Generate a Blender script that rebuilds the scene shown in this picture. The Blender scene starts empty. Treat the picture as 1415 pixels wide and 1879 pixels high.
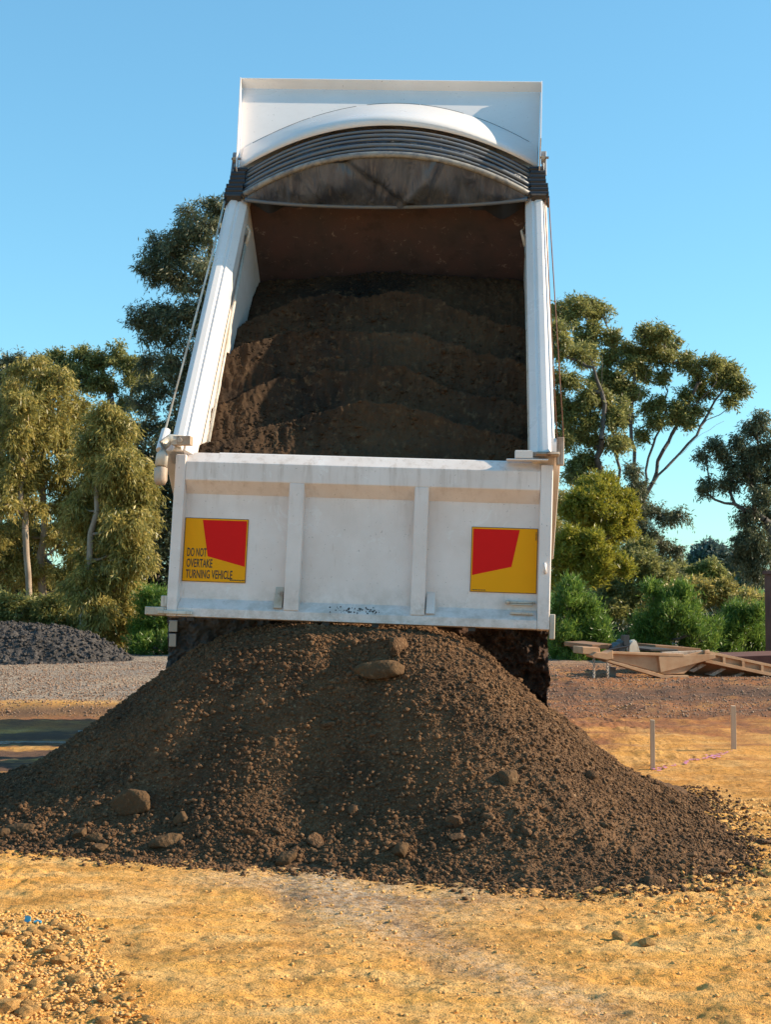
import bpy, math, random
import numpy as np
from mathutils import Matrix, Vector
R = math.radians
SC = bpy.context.scene
COL = SC.collection

# ------------------------------------------------------------------ camera
cam_d = bpy.data.cameras.new('camera')
cam = bpy.data.objects.new('camera', cam_d); COL.objects.link(cam)
cam.location = (0, 0, 1.5); cam.rotation_euler = (R(90 + 2.75), 0, 0)
cam_d.sensor_fit = 'VERTICAL'; cam_d.sensor_height = 36; cam_d.lens = 50
cam_d.clip_start = 0.05; cam_d.clip_end = 3000
cam_d.dof.use_dof = True; cam_d.dof.focus_distance = 9.2; cam_d.dof.aperture_fstop = 10
SC.camera = cam
# ------------------------------------------------------------------ sky and sun
SUN_EL, SUN_AZ = 26.0, 85.5            # azimuth clockwise from +Y
world = bpy.data.worlds.new('World'); SC.world = world; world.use_nodes = True
nt = world.node_tree; bg = nt.nodes['Background']
sky = nt.nodes.new('ShaderNodeTexSky'); sky.sky_type = 'NISHITA'; sky.sun_disc = False
sky.sun_elevation = R(SUN_EL); sky.sun_rotation = R(SUN_AZ)
sky.air_density = 1.0; sky.dust_density = 0.15; sky.ozone_density = 1.0; sky.altitude = 0
hsv = nt.nodes.new('ShaderNodeHueSaturation'); hsv.inputs['Saturation'].default_value = 1.12
tnt = nt.nodes.new('ShaderNodeMix'); tnt.data_type = 'RGBA'; tnt.blend_type = 'MULTIPLY'; tnt.inputs[0].default_value = 1
tnt.inputs[7].default_value = (0.70, 1.235, 1.42, 1)
gam = nt.nodes.new('ShaderNodeGamma'); gam.inputs[1].default_value = 0.66
nt.links.new(sky.outputs[0], gam.inputs[0]); nt.links.new(gam.outputs[0], hsv.inputs['Color']); nt.links.new(hsv.outputs[0], tnt.inputs[6]); nt.links.new(tnt.outputs[2], bg.inputs[0])
bg.inputs[1].default_value = 0.148
sd = bpy.data.lights.new('sun', 'SUN'); sun = bpy.data.objects.new('sun', sd); COL.objects.link(sun)
sd.energy = 5.0; sd.angle = R(0.5); sd.color = (1.0, 0.83, 0.60)
sv = Vector((math.cos(R(SUN_EL)) * math.sin(R(SUN_AZ)), math.cos(R(SUN_EL)) * math.cos(R(SUN_AZ)), math.sin(R(SUN_EL))))
sun.rotation_euler = sv.to_track_quat('Z', 'Y').to_euler(); sun.location = (20, 12, 14)
SC.view_settings.view_transform = 'Standard'; SC.view_settings.look = 'None'
SC.view_settings.exposure = 0.80; SC.view_settings.gamma = 1
SC.cycles.max_bounces = 6; SC.cycles.diffuse_bounces = 4; SC.cycles.transmission_bounces = 3
SC.cycles.transparent_max_bounces = 4
SC.cycles.use_denoising = True

# ------------------------------------------------------------------ noise
def _h(ix, iy, s):
    n = (ix.astype(np.int64) * 374761393 + iy.astype(np.int64) * 668265263 + s * 974711) & 0x7fffffff
    n = ((n ^ (n >> 13)) * 1274126177) & 0x7fffffff
    return ((n ^ (n >> 16)) & 0xffff) / 65535.0
def vn(x, y, s=0):
    ix, iy = np.floor(x), np.floor(y); fx, fy = x - ix, y - iy
    fx = fx * fx * fx * (fx * (fx * 6 - 15) + 10); fy = fy * fy * fy * (fy * (fy * 6 - 15) + 10)
    a, b, c, d = _h(ix, iy, s), _h(ix + 1, iy, s), _h(ix, iy + 1, s), _h(ix + 1, iy + 1, s)
    return (a * (1 - fx) + b * fx) * (1 - fy) + (c * (1 - fx) + d * fx) * fy - 0.5
def fbm(x, y, f, o=4, s=0, g=0.5):
    r = np.zeros_like(x, dtype=float); a = 1.0
    for k in range(o):
        r += a * vn(x * f + 17.3 * k, y * f - 9.1 * k, s + k); f *= 2.03; a *= g
    return r
def worley(x, y, f, s=0):
    x = x * f; y = y * f; ix, iy = np.floor(x), np.floor(y); best = np.full(x.shape, 9.0)
    for dx in (-1, 0, 1):
        for dy in (-1, 0, 1):
            cx, cy = ix + dx, iy + dy
            px = cx + _h(cx, cy, s); py = cy + _h(cx, cy, s + 7)
            best = np.minimum(best, (px - x) ** 2 + (py - y) ** 2)
    return np.sqrt(best)
def sstep(a, b, x):
    t = np.clip((x - a) / (b - a), 0, 1); return t * t * (3 - 2 * t)

# ------------------------------------------------------------------ materials
def mat(name, col, rough=0.6, metal=0.0, spec=0.5):
    m = bpy.data.materials.new(name); m.use_nodes = True
    b = m.node_tree.nodes['Principled BSDF']
    b.inputs['Base Color'].default_value = (*col, 1); b.inputs['Roughness'].default_value = rough
    b.inputs['Metallic'].default_value = metal; b.inputs['Specular IOR Level'].default_value = spec
    return m
class NT:
    def __init__(s, m):
        s.m = m; s.t = m.node_tree; s.b = s.t.nodes['Principled BSDF']
        s.geo = s.t.nodes.new('ShaderNodeNewGeometry'); s.tc = s.t.nodes.new('ShaderNodeTexCoord')
    def noise(s, scale, detail=4, rough=0.55, vec=None, stretch=None, dist=0):
        n = s.t.nodes.new('ShaderNodeTexNoise'); n.inputs['Scale'].default_value = scale
        n.inputs['Detail'].default_value = detail; n.inputs['Roughness'].default_value = rough
        n.inputs['Distortion'].default_value = dist
        v = vec or s.tc.outputs['Object']
        if stretch:
            mp = s.t.nodes.new('ShaderNodeMapping'); mp.inputs['Scale'].default_value = stretch
            s.t.links.new(v, mp.inputs[0]); v = mp.outputs[0]
        s.t.links.new(v, n.inputs['Vector']); return n.outputs['Fac']
    def vor(s, scale, feat='F1', vec=None):
        n = s.t.nodes.new('ShaderNodeTexVoronoi'); n.inputs['Scale'].default_value = scale; n.feature = feat
        s.t.links.new(vec or s.tc.outputs['Object'], n.inputs['Vector']); return n
    def ramp(s, fac, stops):
        r = s.t.nodes.new('ShaderNodeValToRGB'); e = r.color_ramp.elements
        e[0].position, e[1].position = stops[0][0], stops[-1][0]
        def c4(c): return (c, c, c, 1) if isinstance(c, (int, float)) else (*c, 1)
        e[0].color, e[1].color = c4(stops[0][1]), c4(stops[-1][1])
        for p, c in stops[1:-1]:
            k = e.new(p); k.color = c4(c)
        s.t.links.new(fac, r.inputs[0]); return r.outputs[0]
    def mix(s, fac, a, b, mode='MIX'):
        n = s.t.nodes.new('ShaderNodeMix'); n.data_type = 'RGBA'; n.blend_type = mode
        for k, v in ((0, fac), (6, a), (7, b)):
            if isinstance(v, (int, float)): n.inputs[k].default_value = v
            elif isinstance(v, tuple): n.inputs[k].default_value = (*v, 1)
            else: s.t.links.new(v, n.inputs[k])
        return n.outputs[2]
    def math(s, op, a, b=None):
        n = s.t.nodes.new('ShaderNodeMath'); n.operation = op
        for k, v in ((0, a), (1, b)):
            if v is None: continue
            if isinstance(v, (int, float)): n.inputs[k].default_value = v
            else: s.t.links.new(v, n.inputs[k])
        return n.outputs[0]
    def attr(s, name):
        n = s.t.nodes.new('ShaderNodeAttribute'); n.attribute_name = name; return n.outputs['Fac']
    def bump(s, fac, strength, dist=0.01, prev=None):
        n = s.t.nodes.new('ShaderNodeBump'); n.inputs['Strength'].default_value = strength
        n.inputs['Distance'].default_value = dist; s.t.links.new(fac, n.inputs['Height'])
        if prev: s.t.links.new(prev, n.inputs['Normal'])
        s.t.links.new(n.outputs[0], s.b.inputs['Normal']); return n.outputs[0]
    def base(s, c): s.t.links.new(c, s.b.inputs['Base Color'])
    def rough(s, c): s.t.links.new(c, s.b.inputs['Roughness'])
M = {}
def paint(name, c0, c1, rust=0.5, dirt=(0.36, 0.23, 0.12), rough=0.42, bump=0.04):
    m = mat(name, c0, rough); n = NT(m)
    a = n.noise(3.0, 6, 0.6); b = n.noise(7, 5, 0.7, stretch=(3, 3, 0.22)); c = n.noise(60, 3, 0.6)
    col = n.mix(n.ramp(a, [(0.35, 0.0), (0.7, 1.0)]), c0, c1)
    lo = 0.74 - 0.22 * rust
    col = n.mix(n.math('MULTIPLY', n.ramp(b, [(lo, 0.0), (lo + 0.16, 1.0)]), min(1, 0.25 + 0.6 * rust)), col, dirt)
    col = n.mix(n.math('MULTIPLY', n.ramp(c, [(0.67, 0.0), (0.74, 1.0)]), 0.55), col, (0.12, 0.08, 0.05))
    n.base(col); n.rough(n.ramp(a, [(0.3, rough - 0.08), (0.7, rough + 0.18)])); p_ = n.bump(a, bump * 2.5, 0.02); n.bump(n.noise(90, 2), .03, .002, p_)
    return m
M['white'] = paint('white_paint', (0.80, 0.725, 0.69), (0.64, 0.56, 0.50), 0.5)
m = M['gate'] = paint('gate_paint', (0.80, 0.715, 0.675), (0.69, 0.60, 0.55), 0.5); n = NT(m)
src = n.b.inputs['Base Color'].links[0].from_socket; sx = n.t.nodes.new('ShaderNodeSeparateXYZ'); n.t.links.new(n.tc.outputs['Object'], sx.inputs[0])
st_ = n.noise(16, 4, 0.7, stretch=(1, 1, 0.05)); top = n.ramp(sx.outputs['Z'], [(0.0, 0.0), (1.0, 0.0)])
mr = n.t.nodes.new('ShaderNodeMapRange'); n.t.links.new(sx.outputs['Z'], mr.inputs[0]); mr.inputs[1].default_value = 1.80; mr.inputs[2].default_value = 2.25
mr2 = n.t.nodes.new('ShaderNodeMapRange'); n.t.links.new(sx.outputs['Z'], mr2.inputs[0]); mr2.inputs[1].default_value = 1.50; mr2.inputs[2].default_value = 1.28
c_ = n.mix(n.math('MULTIPLY', n.math('MULTIPLY', mr.outputs[0], n.ramp(st_, [(0.50, 0.0), (0.66, 1.0)])), 0.30), src, (0.30, 0.19, 0.11))
c_ = n.mix(n.math('MULTIPLY', n.math('MULTIPLY', mr2.outputs[0], n.ramp(n.noise(9, 6, 0.75), [(0.42, 0.0), (0.62, 1.0)])), 0.6), c_, (0.40, 0.34, 0.28))
c_ = n.mix(n.math('MULTIPLY', n.ramp(n.noise(5, 6, 0.8, dist=1.5), [(0.60, 0.0), (0.63, 1.0)]), 0.3), c_, (0.88, 0.86, 0.84))
n.base(c_)
M['white_clean'] = paint('white_paint_clean', (0.80, 0.745, 0.72), (0.74, 0.685, 0.66), 0.14, rough=0.3)
M['white_dirty'] = paint('white_paint_dirty', (0.66, 0.62, 0.55), (0.42, 0.32, 0.22), 0.9, (0.16, 0.07, 0.03))
M['rusty'] = paint('rusty_white', (0.60, 0.53, 0.45), (0.30, 0.17, 0.09), 1.0, (0.14, 0.055, 0.02), rough=0.6, bump=0.2)
M['rustskirt'] = paint('rusty_skirt', (0.30, 0.15, 0.07), (0.18, 0.085, 0.04), 0.7, (0.10, 0.045, 0.02), rough=0.75)
M['trailer'] = paint('trailer_paint', (0.52, 0.32, 0.18), (0.36, 0.17, 0.075), 0.5, (0.26, 0.10, 0.03), rough=0.6)
M['rust'] = paint('rust_brown', (0.20, 0.085, 0.045), (0.11, 0.05, 0.03), 0.6, (0.07, 0.03, 0.02), rough=0.8, bump=0.3)
M['rustbin'] = paint('rusty_steel', (0.16, 0.06, 0.04), (0.11, 0.04, 0.03), 0.4, (0.07, 0.03, 0.02), rough=0.8)
M['black'] = mat('black_rubber', (0.022, 0.024, 0.03), 0.42)
M['steel'] = mat('grey_steel', (0.25, 0.25, 0.25), 0.4, 0.7)
M['darksteel'] = paint('dark_steel', (0.035, 0.033, 0.03), (0.06, 0.045, 0.035), 0.8, (0.10, 0.06, 0.035), rough=0.7, bump=0.3)
M['glass'] = mat('dark_glass', (0.02, 0.025, 0.03), 0.08)
M['yellow'] = mat('marker_yellow', (0.86, 0.36, 0.004), 0.6, 0, .15)
M['red'] = mat('marker_red', (0.70, 0.012, 0.010), 0.6, 0, .12)
M['ink'] = mat('marker_ink', (0.03, 0.02, 0.012), 0.5)
M['chrome'] = mat('rim_metal', (0.5, 0.5, 0.5), 0.35, 0.8)
# headboard inner rust
m = mat('rusty_headboard', (0.15, 0.07, 0.05), 0.65); n = NT(m)
col = n.mix(n.ramp(n.noise(2.5, 6, 0.65), [(0.35, 0.0), (0.65, 1.0)]), (0.095, 0.052, 0.048), (0.058, 0.044, 0.044))
col = n.mix(n.ramp(n.noise(14, 6, 0.75, dist=1.0), [(0.60, 0.0), (0.69, 1.0)]), col, (0.26, 0.20, 0.17))
col = n.mix(n.ramp(n.noise(5, 5, 0.7), [(0.55, 0.0), (0.68, 0.8)]), col, (0.05, 0.03, 0.03))
n.base(col); n.bump(n.noise(14, 5), 0.3, 0.01); M['headboard'] = m
# tarp vinyl
m = mat('tarp_vinyl', (0.1, 0.09, 0.09), 0.38); n = NT(m)
a = n.noise(3.5, 5, 0.65, stretch=(1.6, 1, 0.5))
col = n.mix(n.ramp(a, [(0.38, 0.0), (0.62, 1.0)]), (0.095, 0.110, 0.140), (0.038, 0.047, 0.070))
col = n.mix(n.ramp(n.noise(8, 5, 0.7, stretch=(2.2, 1, 0.3)), [(0.55, 0.0), (0.75, 0.8)]), col, (0.19, 0.17, 0.16))
n.base(col); n.bump(n.noise(3.2, 3, 0.5, stretch=(3.0, 1, 0.7), dist=1.2), 0.9, 0.05); M['vinyl'] = m
m = mat('tarp_hem', (0.16, 0.18, 0.21), 0.5); n = NT(m)
n.base(n.mix(n.ramp(n.noise(9, 5, 0.7), [(0.4, 0.0), (0.65, 1.0)]), (0.12, 0.14, 0.175), (0.17, 0.16, 0.15))); n.bump(n.noise(18, 3), 0.3, 0.01); M['hem'] = m
m = mat('tarp_bow', (0.25, 0.22, 0.19), 0.5); n = NT(m)
n.base(n.mix(n.ramp(n.noise(12, 5, 0.7), [(0.42, 0.0), (0.62, 1.0)]), (0.30, 0.28, 0.25), (0.14, 0.14, 0.15))); M['bow'] = m
# soil
def soil(name, c0, c1, c2, scale=1.0):
    m = mat(name, c0, 0.95, 0, 0.15); n = NT(m)
    a = n.noise(2.2 * scale, 5, 0.6); b = n.noise(45 * scale, 4, 0.7); v = n.vor(75 * scale)
    col = n.mix(n.ramp(a, [(0.35, 0.0), (0.65, 1.0)]), c0, c1)
    col = n.mix(n.math('MULTIPLY', n.ramp(b, [(0.55, 0.0), (0.7, 1.0)]), 0.7), col, c2)
    n.base(col); p = n.bump(b, 0.8, 0.016); n.bump(v.outputs['Distance'], 0.6, 0.010, p)
    return m
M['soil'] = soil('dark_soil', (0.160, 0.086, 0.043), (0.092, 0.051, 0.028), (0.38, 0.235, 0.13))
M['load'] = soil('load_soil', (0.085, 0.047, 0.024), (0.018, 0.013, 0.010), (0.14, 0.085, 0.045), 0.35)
M['clod'] = soil('clod_soil', (0.13, 0.075, 0.037), (0.080, 0.047, 0.025), (0.21, 0.13, 0.07), 0.6)
M['gravel'] = soil('grey_gravel', (0.075, 0.066, 0.062), (0.045, 0.040, 0.038), (0.24, 0.21, 0.19), 0.5)
M['fargrit'] = soil('far_grit', (0.34, 0.22, 0.15), (0.22, 0.14, 0.10), (0.50, 0.38, 0.28), 0.3)
M['mud'] = soil('dried_mud', (0.08, 0.042, 0.027), (0.025, 0.018, 0.014), (0.12, 0.065, 0.04), 0.8)
M['stone'] = soil('yellow_stone', (0.72, 0.40, 0.14), (0.58, 0.29, 0.09), (0.80, 0.58, 0.32), 0.35)
m = mat('stake_wood', (0.5, 0.36, 0.24), 0.8); n = NT(m)
n.base(n.mix(n.noise(20, 4, 0.6, stretch=(1, 1, 0.1)), (0.42, 0.29, 0.19), (0.64, 0.50, 0.37))); M['wood'] = m
M['pink'] = mat('survey_paint', (0.55, 0.20, 0.36), 0.9)
M['blue'] = mat('blue_plastic', (0.05, 0.35, 0.55), 0.4)
def leafmat(name, dark, mid, light, trans=0.35):
    m = bpy.data.materials.new(name); m.use_nodes = True; t = m.node_tree; t.nodes.clear()
    out = t.nodes.new('ShaderNodeOutputMaterial'); d = t.nodes.new('ShaderNodeBsdfPrincipled'); tr = t.nodes.new('ShaderNodeBsdfTranslucent')
    mx = t.nodes.new('ShaderNodeMixShader'); at = t.nodes.new('ShaderNodeAttribute'); at.attribute_name = 'v'
    r = t.nodes.new('ShaderNodeValToRGB'); e = r.color_ramp.elements
    e[0].color = (*dark, 1); e[1].color = (*light, 1); k = e.new(0.5); k.color = (*mid, 1)
    d.inputs['Roughness'].default_value = 0.42; d.inputs['Specular IOR Level'].default_value = 0.45
    g = t.nodes.new('ShaderNodeGamma'); g.inputs[1].default_value = 0.9
    L = t.links.new
    L(at.outputs['Fac'], r.inputs[0]); L(r.outputs[0], d.inputs['Base Color']); L(r.outputs[0], g.inputs[0]); L(g.outputs[0], tr.inputs[0])
    mx.inputs[0].default_value = trans; L(d.outputs[0], mx.inputs[1]); L(tr.outputs[0], mx.inputs[2]); L(mx.outputs[0], out.inputs[0])
    return m
M['lf_gum'] = leafmat('gum_leaves', (0.042, 0.052, 0.026), (0.105, 0.118, 0.056), (0.27, 0.26, 0.14))
M['lf_gold'] = leafmat('golden_gum_leaves', (0.07, 0.08, 0.022), (0.29, 0.25, 0.06), (0.75, 0.56, 0.17), 0.45)
M['lf_olive'] = leafmat('olive_leaves', (0.07, 0.088, 0.026), (0.21, 0.21, 0.058), (0.48, 0.43, 0.15), 0.45)
M['lf_yellow'] = leafmat('yellow_green_leaves', (0.12, 0.13, 0.014), (0.26, 0.25, 0.025), (0.46, 0.36, 0.04), 0.45)
M['lf_green'] = leafmat('conifer_needles', (0.030, 0.075, 0.014), (0.11, 0.20, 0.028), (0.32, 0.40, 0.06), 0.42)
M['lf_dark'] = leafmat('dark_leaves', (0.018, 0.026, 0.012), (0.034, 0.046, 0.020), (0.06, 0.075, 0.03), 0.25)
M['lf_far'] = leafmat('haze_tinted_leaves', (0.07, 0.10, 0.10), (0.10, 0.14, 0.13), (0.14, 0.18, 0.15), 0.2)  # bluish haze of the distance is put into the leaf colour
def bark(name, a, b):
    m = mat(name, a, 0.85); n = NT(m)
    n.base(n.mix(n.ramp(n.noise(6, 5, 0.7, stretch=(1, 1, 0.25)), [(0.38, 0.0), (0.6, 1.0)]), a, b)); n.bump(n.noise(20, 4), 0.3, 0.02); return m
M['bark_pale'] = bark('pale_bark', (0.42, 0.33, 0.25), (0.24, 0.17, 0.12))
M['bark_dark'] = bark('dark_bark', (0.13, 0.11, 0.095), (0.07, 0.055, 0.05))

# ------------------------------------------------------------------ object helpers
def tag(o, label=None, cat=None, group=None, kind=None):
    for k, v in (('label', label), ('category', cat), ('group', group), ('kind', kind)):
        if v: o[k] = v
    return o
def empty(name, loc, rot=(0, 0, 0)):
    o = bpy.data.objects.new(name, None); COL.objects.link(o); o.location = loc; o.rotation_euler = rot
    o.empty_display_size = 0.2; return o
def np_mesh(name, V, F, mats, parent=None, smooth=False, mi=None, attrs=None):
    """F: (n,k) int array or list of such arrays"""
    me = bpy.data.meshes.new(name)
    Fs = F if isinstance(F, list) else [F]
    V = np.asarray(V, dtype=np.float32)
    loops = np.concatenate([f.ravel() for f in Fs]).astype(np.int32)
    tot = np.concatenate([np.full(len(f), f.shape[1]) for f in Fs]).astype(np.int32)
    st = np.concatenate([[0], np.cumsum(tot)[:-1]]).astype(np.int32)
    me.vertices.add(len(V)); me.vertices.foreach_set('co', V.ravel())
    me.loops.add(len(loops)); me.loops.foreach_set('vertex_index', loops)
    me.polygons.add(len(tot)); me.polygons.foreach_set('loop_start', st); me.polygons.foreach_set('loop_total', tot)
    for m_ in (mats if isinstance(mats, (list, tuple)) else [mats]): me.materials.append(m_)
    if mi is not None: me.polygons.foreach_set('material_index', np.asarray(mi, dtype=np.int32))
    me.update(calc_edges=True)
    if smooth: me.polygons.foreach_set('use_smooth', np.ones(len(tot), dtype=bool))
    if attrs:
        for k, a in attrs.items():
            at = me.attributes.new(k, 'FLOAT', 'POINT'); at.data.foreach_set('value', np.asarray(a, dtype=np.float32))
    me.validate()
    o = bpy.data.objects.new(name, me); COL.objects.link(o)
    if parent: o.parent = parent
    return o
class MB:
    def __init__(s, f=None): s.v = []; s.f = []; s.mi = []; s.m = 0; s.T = f
    def add(s, vs, fs):
        k = len(s.v)
        for v in vs: s.v.append(tuple(s.T(*v)) if s.T else tuple(v))
        for f in fs: s.f.append(tuple(i + k for i in f)); s.mi.append(s.m)
    def box(s, x0, x1, y0, y1, z0, z1):
        s.add([(x0, y0, z0), (x1, y0, z0), (x1, y1, z0), (x0, y1, z0), (x0, y0, z1), (x1, y0, z1), (x1, y1, z1), (x0, y1, z1)],
              [(0, 3, 2, 1), (4, 5, 6, 7), (0, 1, 5, 4), (1, 2, 6, 5), (2, 3, 7, 6), (3, 0, 4, 7)])
    def prism(s, prof, a0, a1, fn):
        """prof = list of 2-D points, extruded from a0 to a1; fn(a, p, q) -> 3-D"""
        n = len(prof); s.add([fn(a0, *p) for p in prof] + [fn(a1, *p) for p in prof],
                             [tuple(range(n))[::-1], tuple(range(n, 2 * n))] + [(i, (i + 1) % n, n + (i + 1) % n, n + i) for i in range(n)])
    def loft(s, rings, closed=True, caps=True):
        n = len(rings[0]); vs = [p for r in rings for p in r]; fs = []
        for j in range(len(rings) - 1):
            for i in range(n if closed else n - 1):
                a, b = j * n + i, j * n + (i + 1) % n; fs.append((a, b, b + n, a + n))
        if caps and closed: fs += [tuple(range(n))[::-1], tuple(range(len(vs) - n, len(vs)))]
        s.add(vs, fs)
    def tube(s, pts, r, k=8, caps=True):
        pts = [Vector(p) for p in pts]; rs = r if isinstance(r, (list, tuple)) else [r] * len(pts)
        rings = []; up = Vector((0, 0, 1))
        for i, p in enumerate(pts):
            d = (pts[min(i + 1, len(pts) - 1)] - pts[max(i - 1, 0)]).normalized()
            if abs(d.dot(up)) > 0.95: up = Vector((1, 0, 0))
            a = d.cross(up).normalized(); b = a.cross(d)
            rings.append([tuple(p + (a * math.cos(t) + b * math.sin(t)) * rs[i]) for t in [2 * math.pi * j / k for j in range(k)]])
        s.loft(rings, True, caps)
    def build(s, name, mats, parent=None, smooth=False, bevel=0, seg=2):
        me = bpy.data.meshes.new(name); me.from_pydata(s.v, [], s.f)
        for m_ in (mats if isinstance(mats, (list, tuple)) else [mats]): me.materials.append(m_)
        me.polygons.foreach_set('material_index', s.mi); me.update()
        import bmesh
        bm = bmesh.new(); bm.from_mesh(me); bmesh.ops.recalc_face_normals(bm, faces=bm.faces)
        bm.to_mesh(me); bm.free()
        o = bpy.data.objects.new(name, me); COL.objects.link(o)
        if parent: o.parent = parent
        if smooth:
            for p in me.polygons: p.use_smooth = True
        if bevel:
            md = o.modifiers.new('bevel', 'BEVEL'); md.width = bevel; md.segments = seg; md.limit_method = 'ANGLE'; md.angle_limit = R(35)
            md.use_clamp_overlap = True
            for p in me.polygons: p.use_smooth = True
            if hasattr(md, 'harden_normals'): md.harden_normals = True
        return o
def at(px, py, d):
    return ((px - 707.5) / 2610 * d, d, 1.5 + (1065 - py) / 2610 * d)
def ico(level=1):
    import bmesh
    bm = bmesh.new(); bmesh.ops.create_icosphere(bm, subdivisions=level, radius=1)
    V = np.array([v.co[:] for v in bm.verts]); F = np.array([[v.index for v in f.verts] for f in bm.faces]); bm.free(); return V, F
I1, I2, I3 = ico(1), ico(2), ico(3)
def rocks_mesh(rng, P, S, base, jit=0.25, flat=0.75):
    """many small lumps at P with sizes S, as arrays"""
    V0, F0 = base; n = len(P); k = len(V0)
    ang = rng.uniform(0, 6.283, n); c, s_ = np.cos(ang), np.sin(ang)
    sc = rng.uniform(0.7, 1.3, (n, 3)); sc[:, 2] *= flat
    J = V0[None] * (1 + rng.uniform(-jit, jit, (n, k, 1))) * sc[:, None] * S[:, None, None]
    X = J[..., 0] * c[:, None] - J[..., 1] * s_[:, None]; Y = J[..., 0] * s_[:, None] + J[..., 1] * c[:, None]
    V = np.stack([X, Y, J[..., 2]], -1) + P[:, None]
    F = F0[None] + (np.arange(n) * k)[:, None, None]
    return V.reshape(-1, 3), F.reshape(-1, 3)
# ------------------------------------------------------------------ ground
def puddle_mask(x, y):
    return np.exp(-(((x + 3.9) / 1.75) ** 4 + ((y - 13.78) / 0.26) ** 4))
def ground_z(x, y):
    z = 0.022 * fbm(x, y, 0.45, 3, 3) + 0.018 * fbm(x, y, 2.1, 3, 11) * sstep(30, 20, y)
    z = z * sstep(60, 20, y)
    left = sstep(0.5, -0.8, x)
    edge = 15.55 + 0.35 * fbm(x, y * 0, 0.9, 3, 21)
    z = z + left * 0.125 * sstep(0, 0.75, y - edge) + (1 - left) * 0.09 * sstep(17.0, 20.5, y)
    z = z + (1 - left) * np.exp(-((y - 19.3) / 0.9) ** 2) * (0.04 + 0.10 * np.clip(fbm(x, y, 1.6, 4, 33), 0, 1))
    z = z + (1 - left) * np.exp(-((y - 16.6) / 0.5) ** 2) * 0.09 * np.clip(fbm(x, y, 1.3, 4, 35), 0, 1)
    z = z - 0.05 * puddle_mask(x, y) - 0.03 * left * sstep(15.3, 14.2, y) * sstep(9.5, 11.5, y)
    # right: graded ruts and scraped lumps
    z = z + (1 - left) * sstep(13, 15, y) * sstep(26, 21, y) * (.05 * np.clip(fbm(x * .6, y, 3.1, 4, 43), 0, 1) + .03 * np.clip(fbm(x, y, 8, 3, 45), 0, 1))
    rr = sstep(1.0, 2.0, x) * sstep(8.2, 8.8, y) * sstep(16.5, 14, y)
    z = z + rr * 0.035 * fbm(x * 0.5, y * 1.9, 1.7, 4, 41)
    # rubble strip at lower right and lower left
    z = z + 0.05 * np.clip(fbm(x, y, 4.5, 4, 51) + 0.05, 0, 1) * sstep(0.7, 1.2, x) * sstep(6.0, 6.6, y) * sstep(8.2, 7.4, y)
    z = z + 0.085 * sstep(-1.1, -1.8, x + 0.30 * (y - 5.0)) * sstep(6.6, 5.5, y)
    # a wheel rut in the foreground
    z = z - 0.012 * np.exp(-((x - 0.12 - 0.10 * (y - 6)) / 0.14) ** 2) * sstep(4.5, 5.3, y) * sstep(7.6, 7.0, y)
    for x0, sl in ((-.33, -.15), (.18, -.17)):
        u_ = x - x0 - sl * (y - 6); lug = .5 + .5 * np.sign(np.sin((y + np.abs(u_) * 1.1) * 46))
        z = z - (0.008 + .005 * lug) * np.exp(-(u_ / .10) ** 4) * sstep(4.6, 5.5, y) * sstep(7.8, 6.9, y) * np.clip(fbm(x, y, 1.1, 3, 57) * 2.2 + .7, 0, 1)
    z = z + sstep(60, 400, y) * 0.1
    return z
def gz(x, y): return float(ground_z(np.array([float(x)]), np.array([float(y)]))[0])
def grow(a, b, step, rate, lim):
    r = [b]; s = step
    while r[-1] < lim: s *= rate; r.append(r[-1] + s)
    return r
xs = list(np.arange(-2.6, 2.6, 0.0125)); ext = grow(0, 2.6, 0.0125, 1.045, 420)
xs = np.array([-e for e in ext[::-1]] + xs[1:] + ext)
ys = np.array([-60, -30, -15, -8, -4, -1, 1, 2, 3, 3.6] + list(np.arange(4.0, 8.8, 0.0125)) + grow(0, 8.8, 0.0125, 1.014, 30) )
ys = np.array(list(ys) + grow(0, ys[-1], 0.3, 1.16, 900)[1:])
X, Y = np.meshgrid(xs, ys); Z = ground_z(X, Y)
near = sstep(32, 14, Y)
speck = fbm(X, Y, 22, 3, 61)
lump = np.clip(fbm(X, Y, 9.0, 4, 65) - 0.05, 0, 1)
Z += near * (0.014 * fbm(X * .6, Y, 12, 4, 63, 0.65) + 0.016 * speck * sstep(0, 0.6, fbm(X, Y, 0.9, 3, 67) + 0.25) + 0.026 * lump * sstep(-0.1, 0.5, fbm(X, Y, 0.8, 3, 69)))
ht = sstep(14, 9, Y); Z += ht * 0.005 * fbm(X, Y, 48, 2, 71)
nx, ny = len(xs), len(ys)
idx = np.arange(nx * ny).reshape(ny, nx)
F = np.stack([idx[:-1, :-1], idx[:-1, 1:], idx[1:, 1:], idx[1:, :-1]], -1).reshape(-1, 4)
left = sstep(0.5, -0.8, X); wob = fbm(X, Y, 0.7, 4, 81)
a_grav = np.clip(sstep(16.0, 16.6, Y + 0.8 * wob) * left + sstep(22, 27, Y), 0, 1)
wob2 = fbm(X, Y, 2.4, 4, 83)
a_red = np.clip(np.exp(-((Y - 15.2 - 0.3 * wob) / 0.75) ** 2) * left * 1.1 + (1 - left) * (0.95 * sstep(12.2, 15.6, Y + 2.2 * wob + 2.6 * wob2) + 0.25 * sstep(8.5, 10, Y)) , 0, 1)
a_grey = np.exp(-(((X + 0.10) / 0.75) ** 2 + ((Y - 7.1) / 0.7) ** 2)) * sstep(-0.6, 0.15, fbm(X, Y, 1.5, 4, 91)) * .95
a_grey += 0.5 * np.exp(-((X - 0.30 + 0.55 * (Y - 5.8)) / 0.2) ** 2) * sstep(4.6, 5.2, Y) * sstep(6.9, 6.2, Y)
a_grey += 0.0 * sstep(15, 12.8, Y) * sstep(9, 10.5, Y) * left
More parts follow.
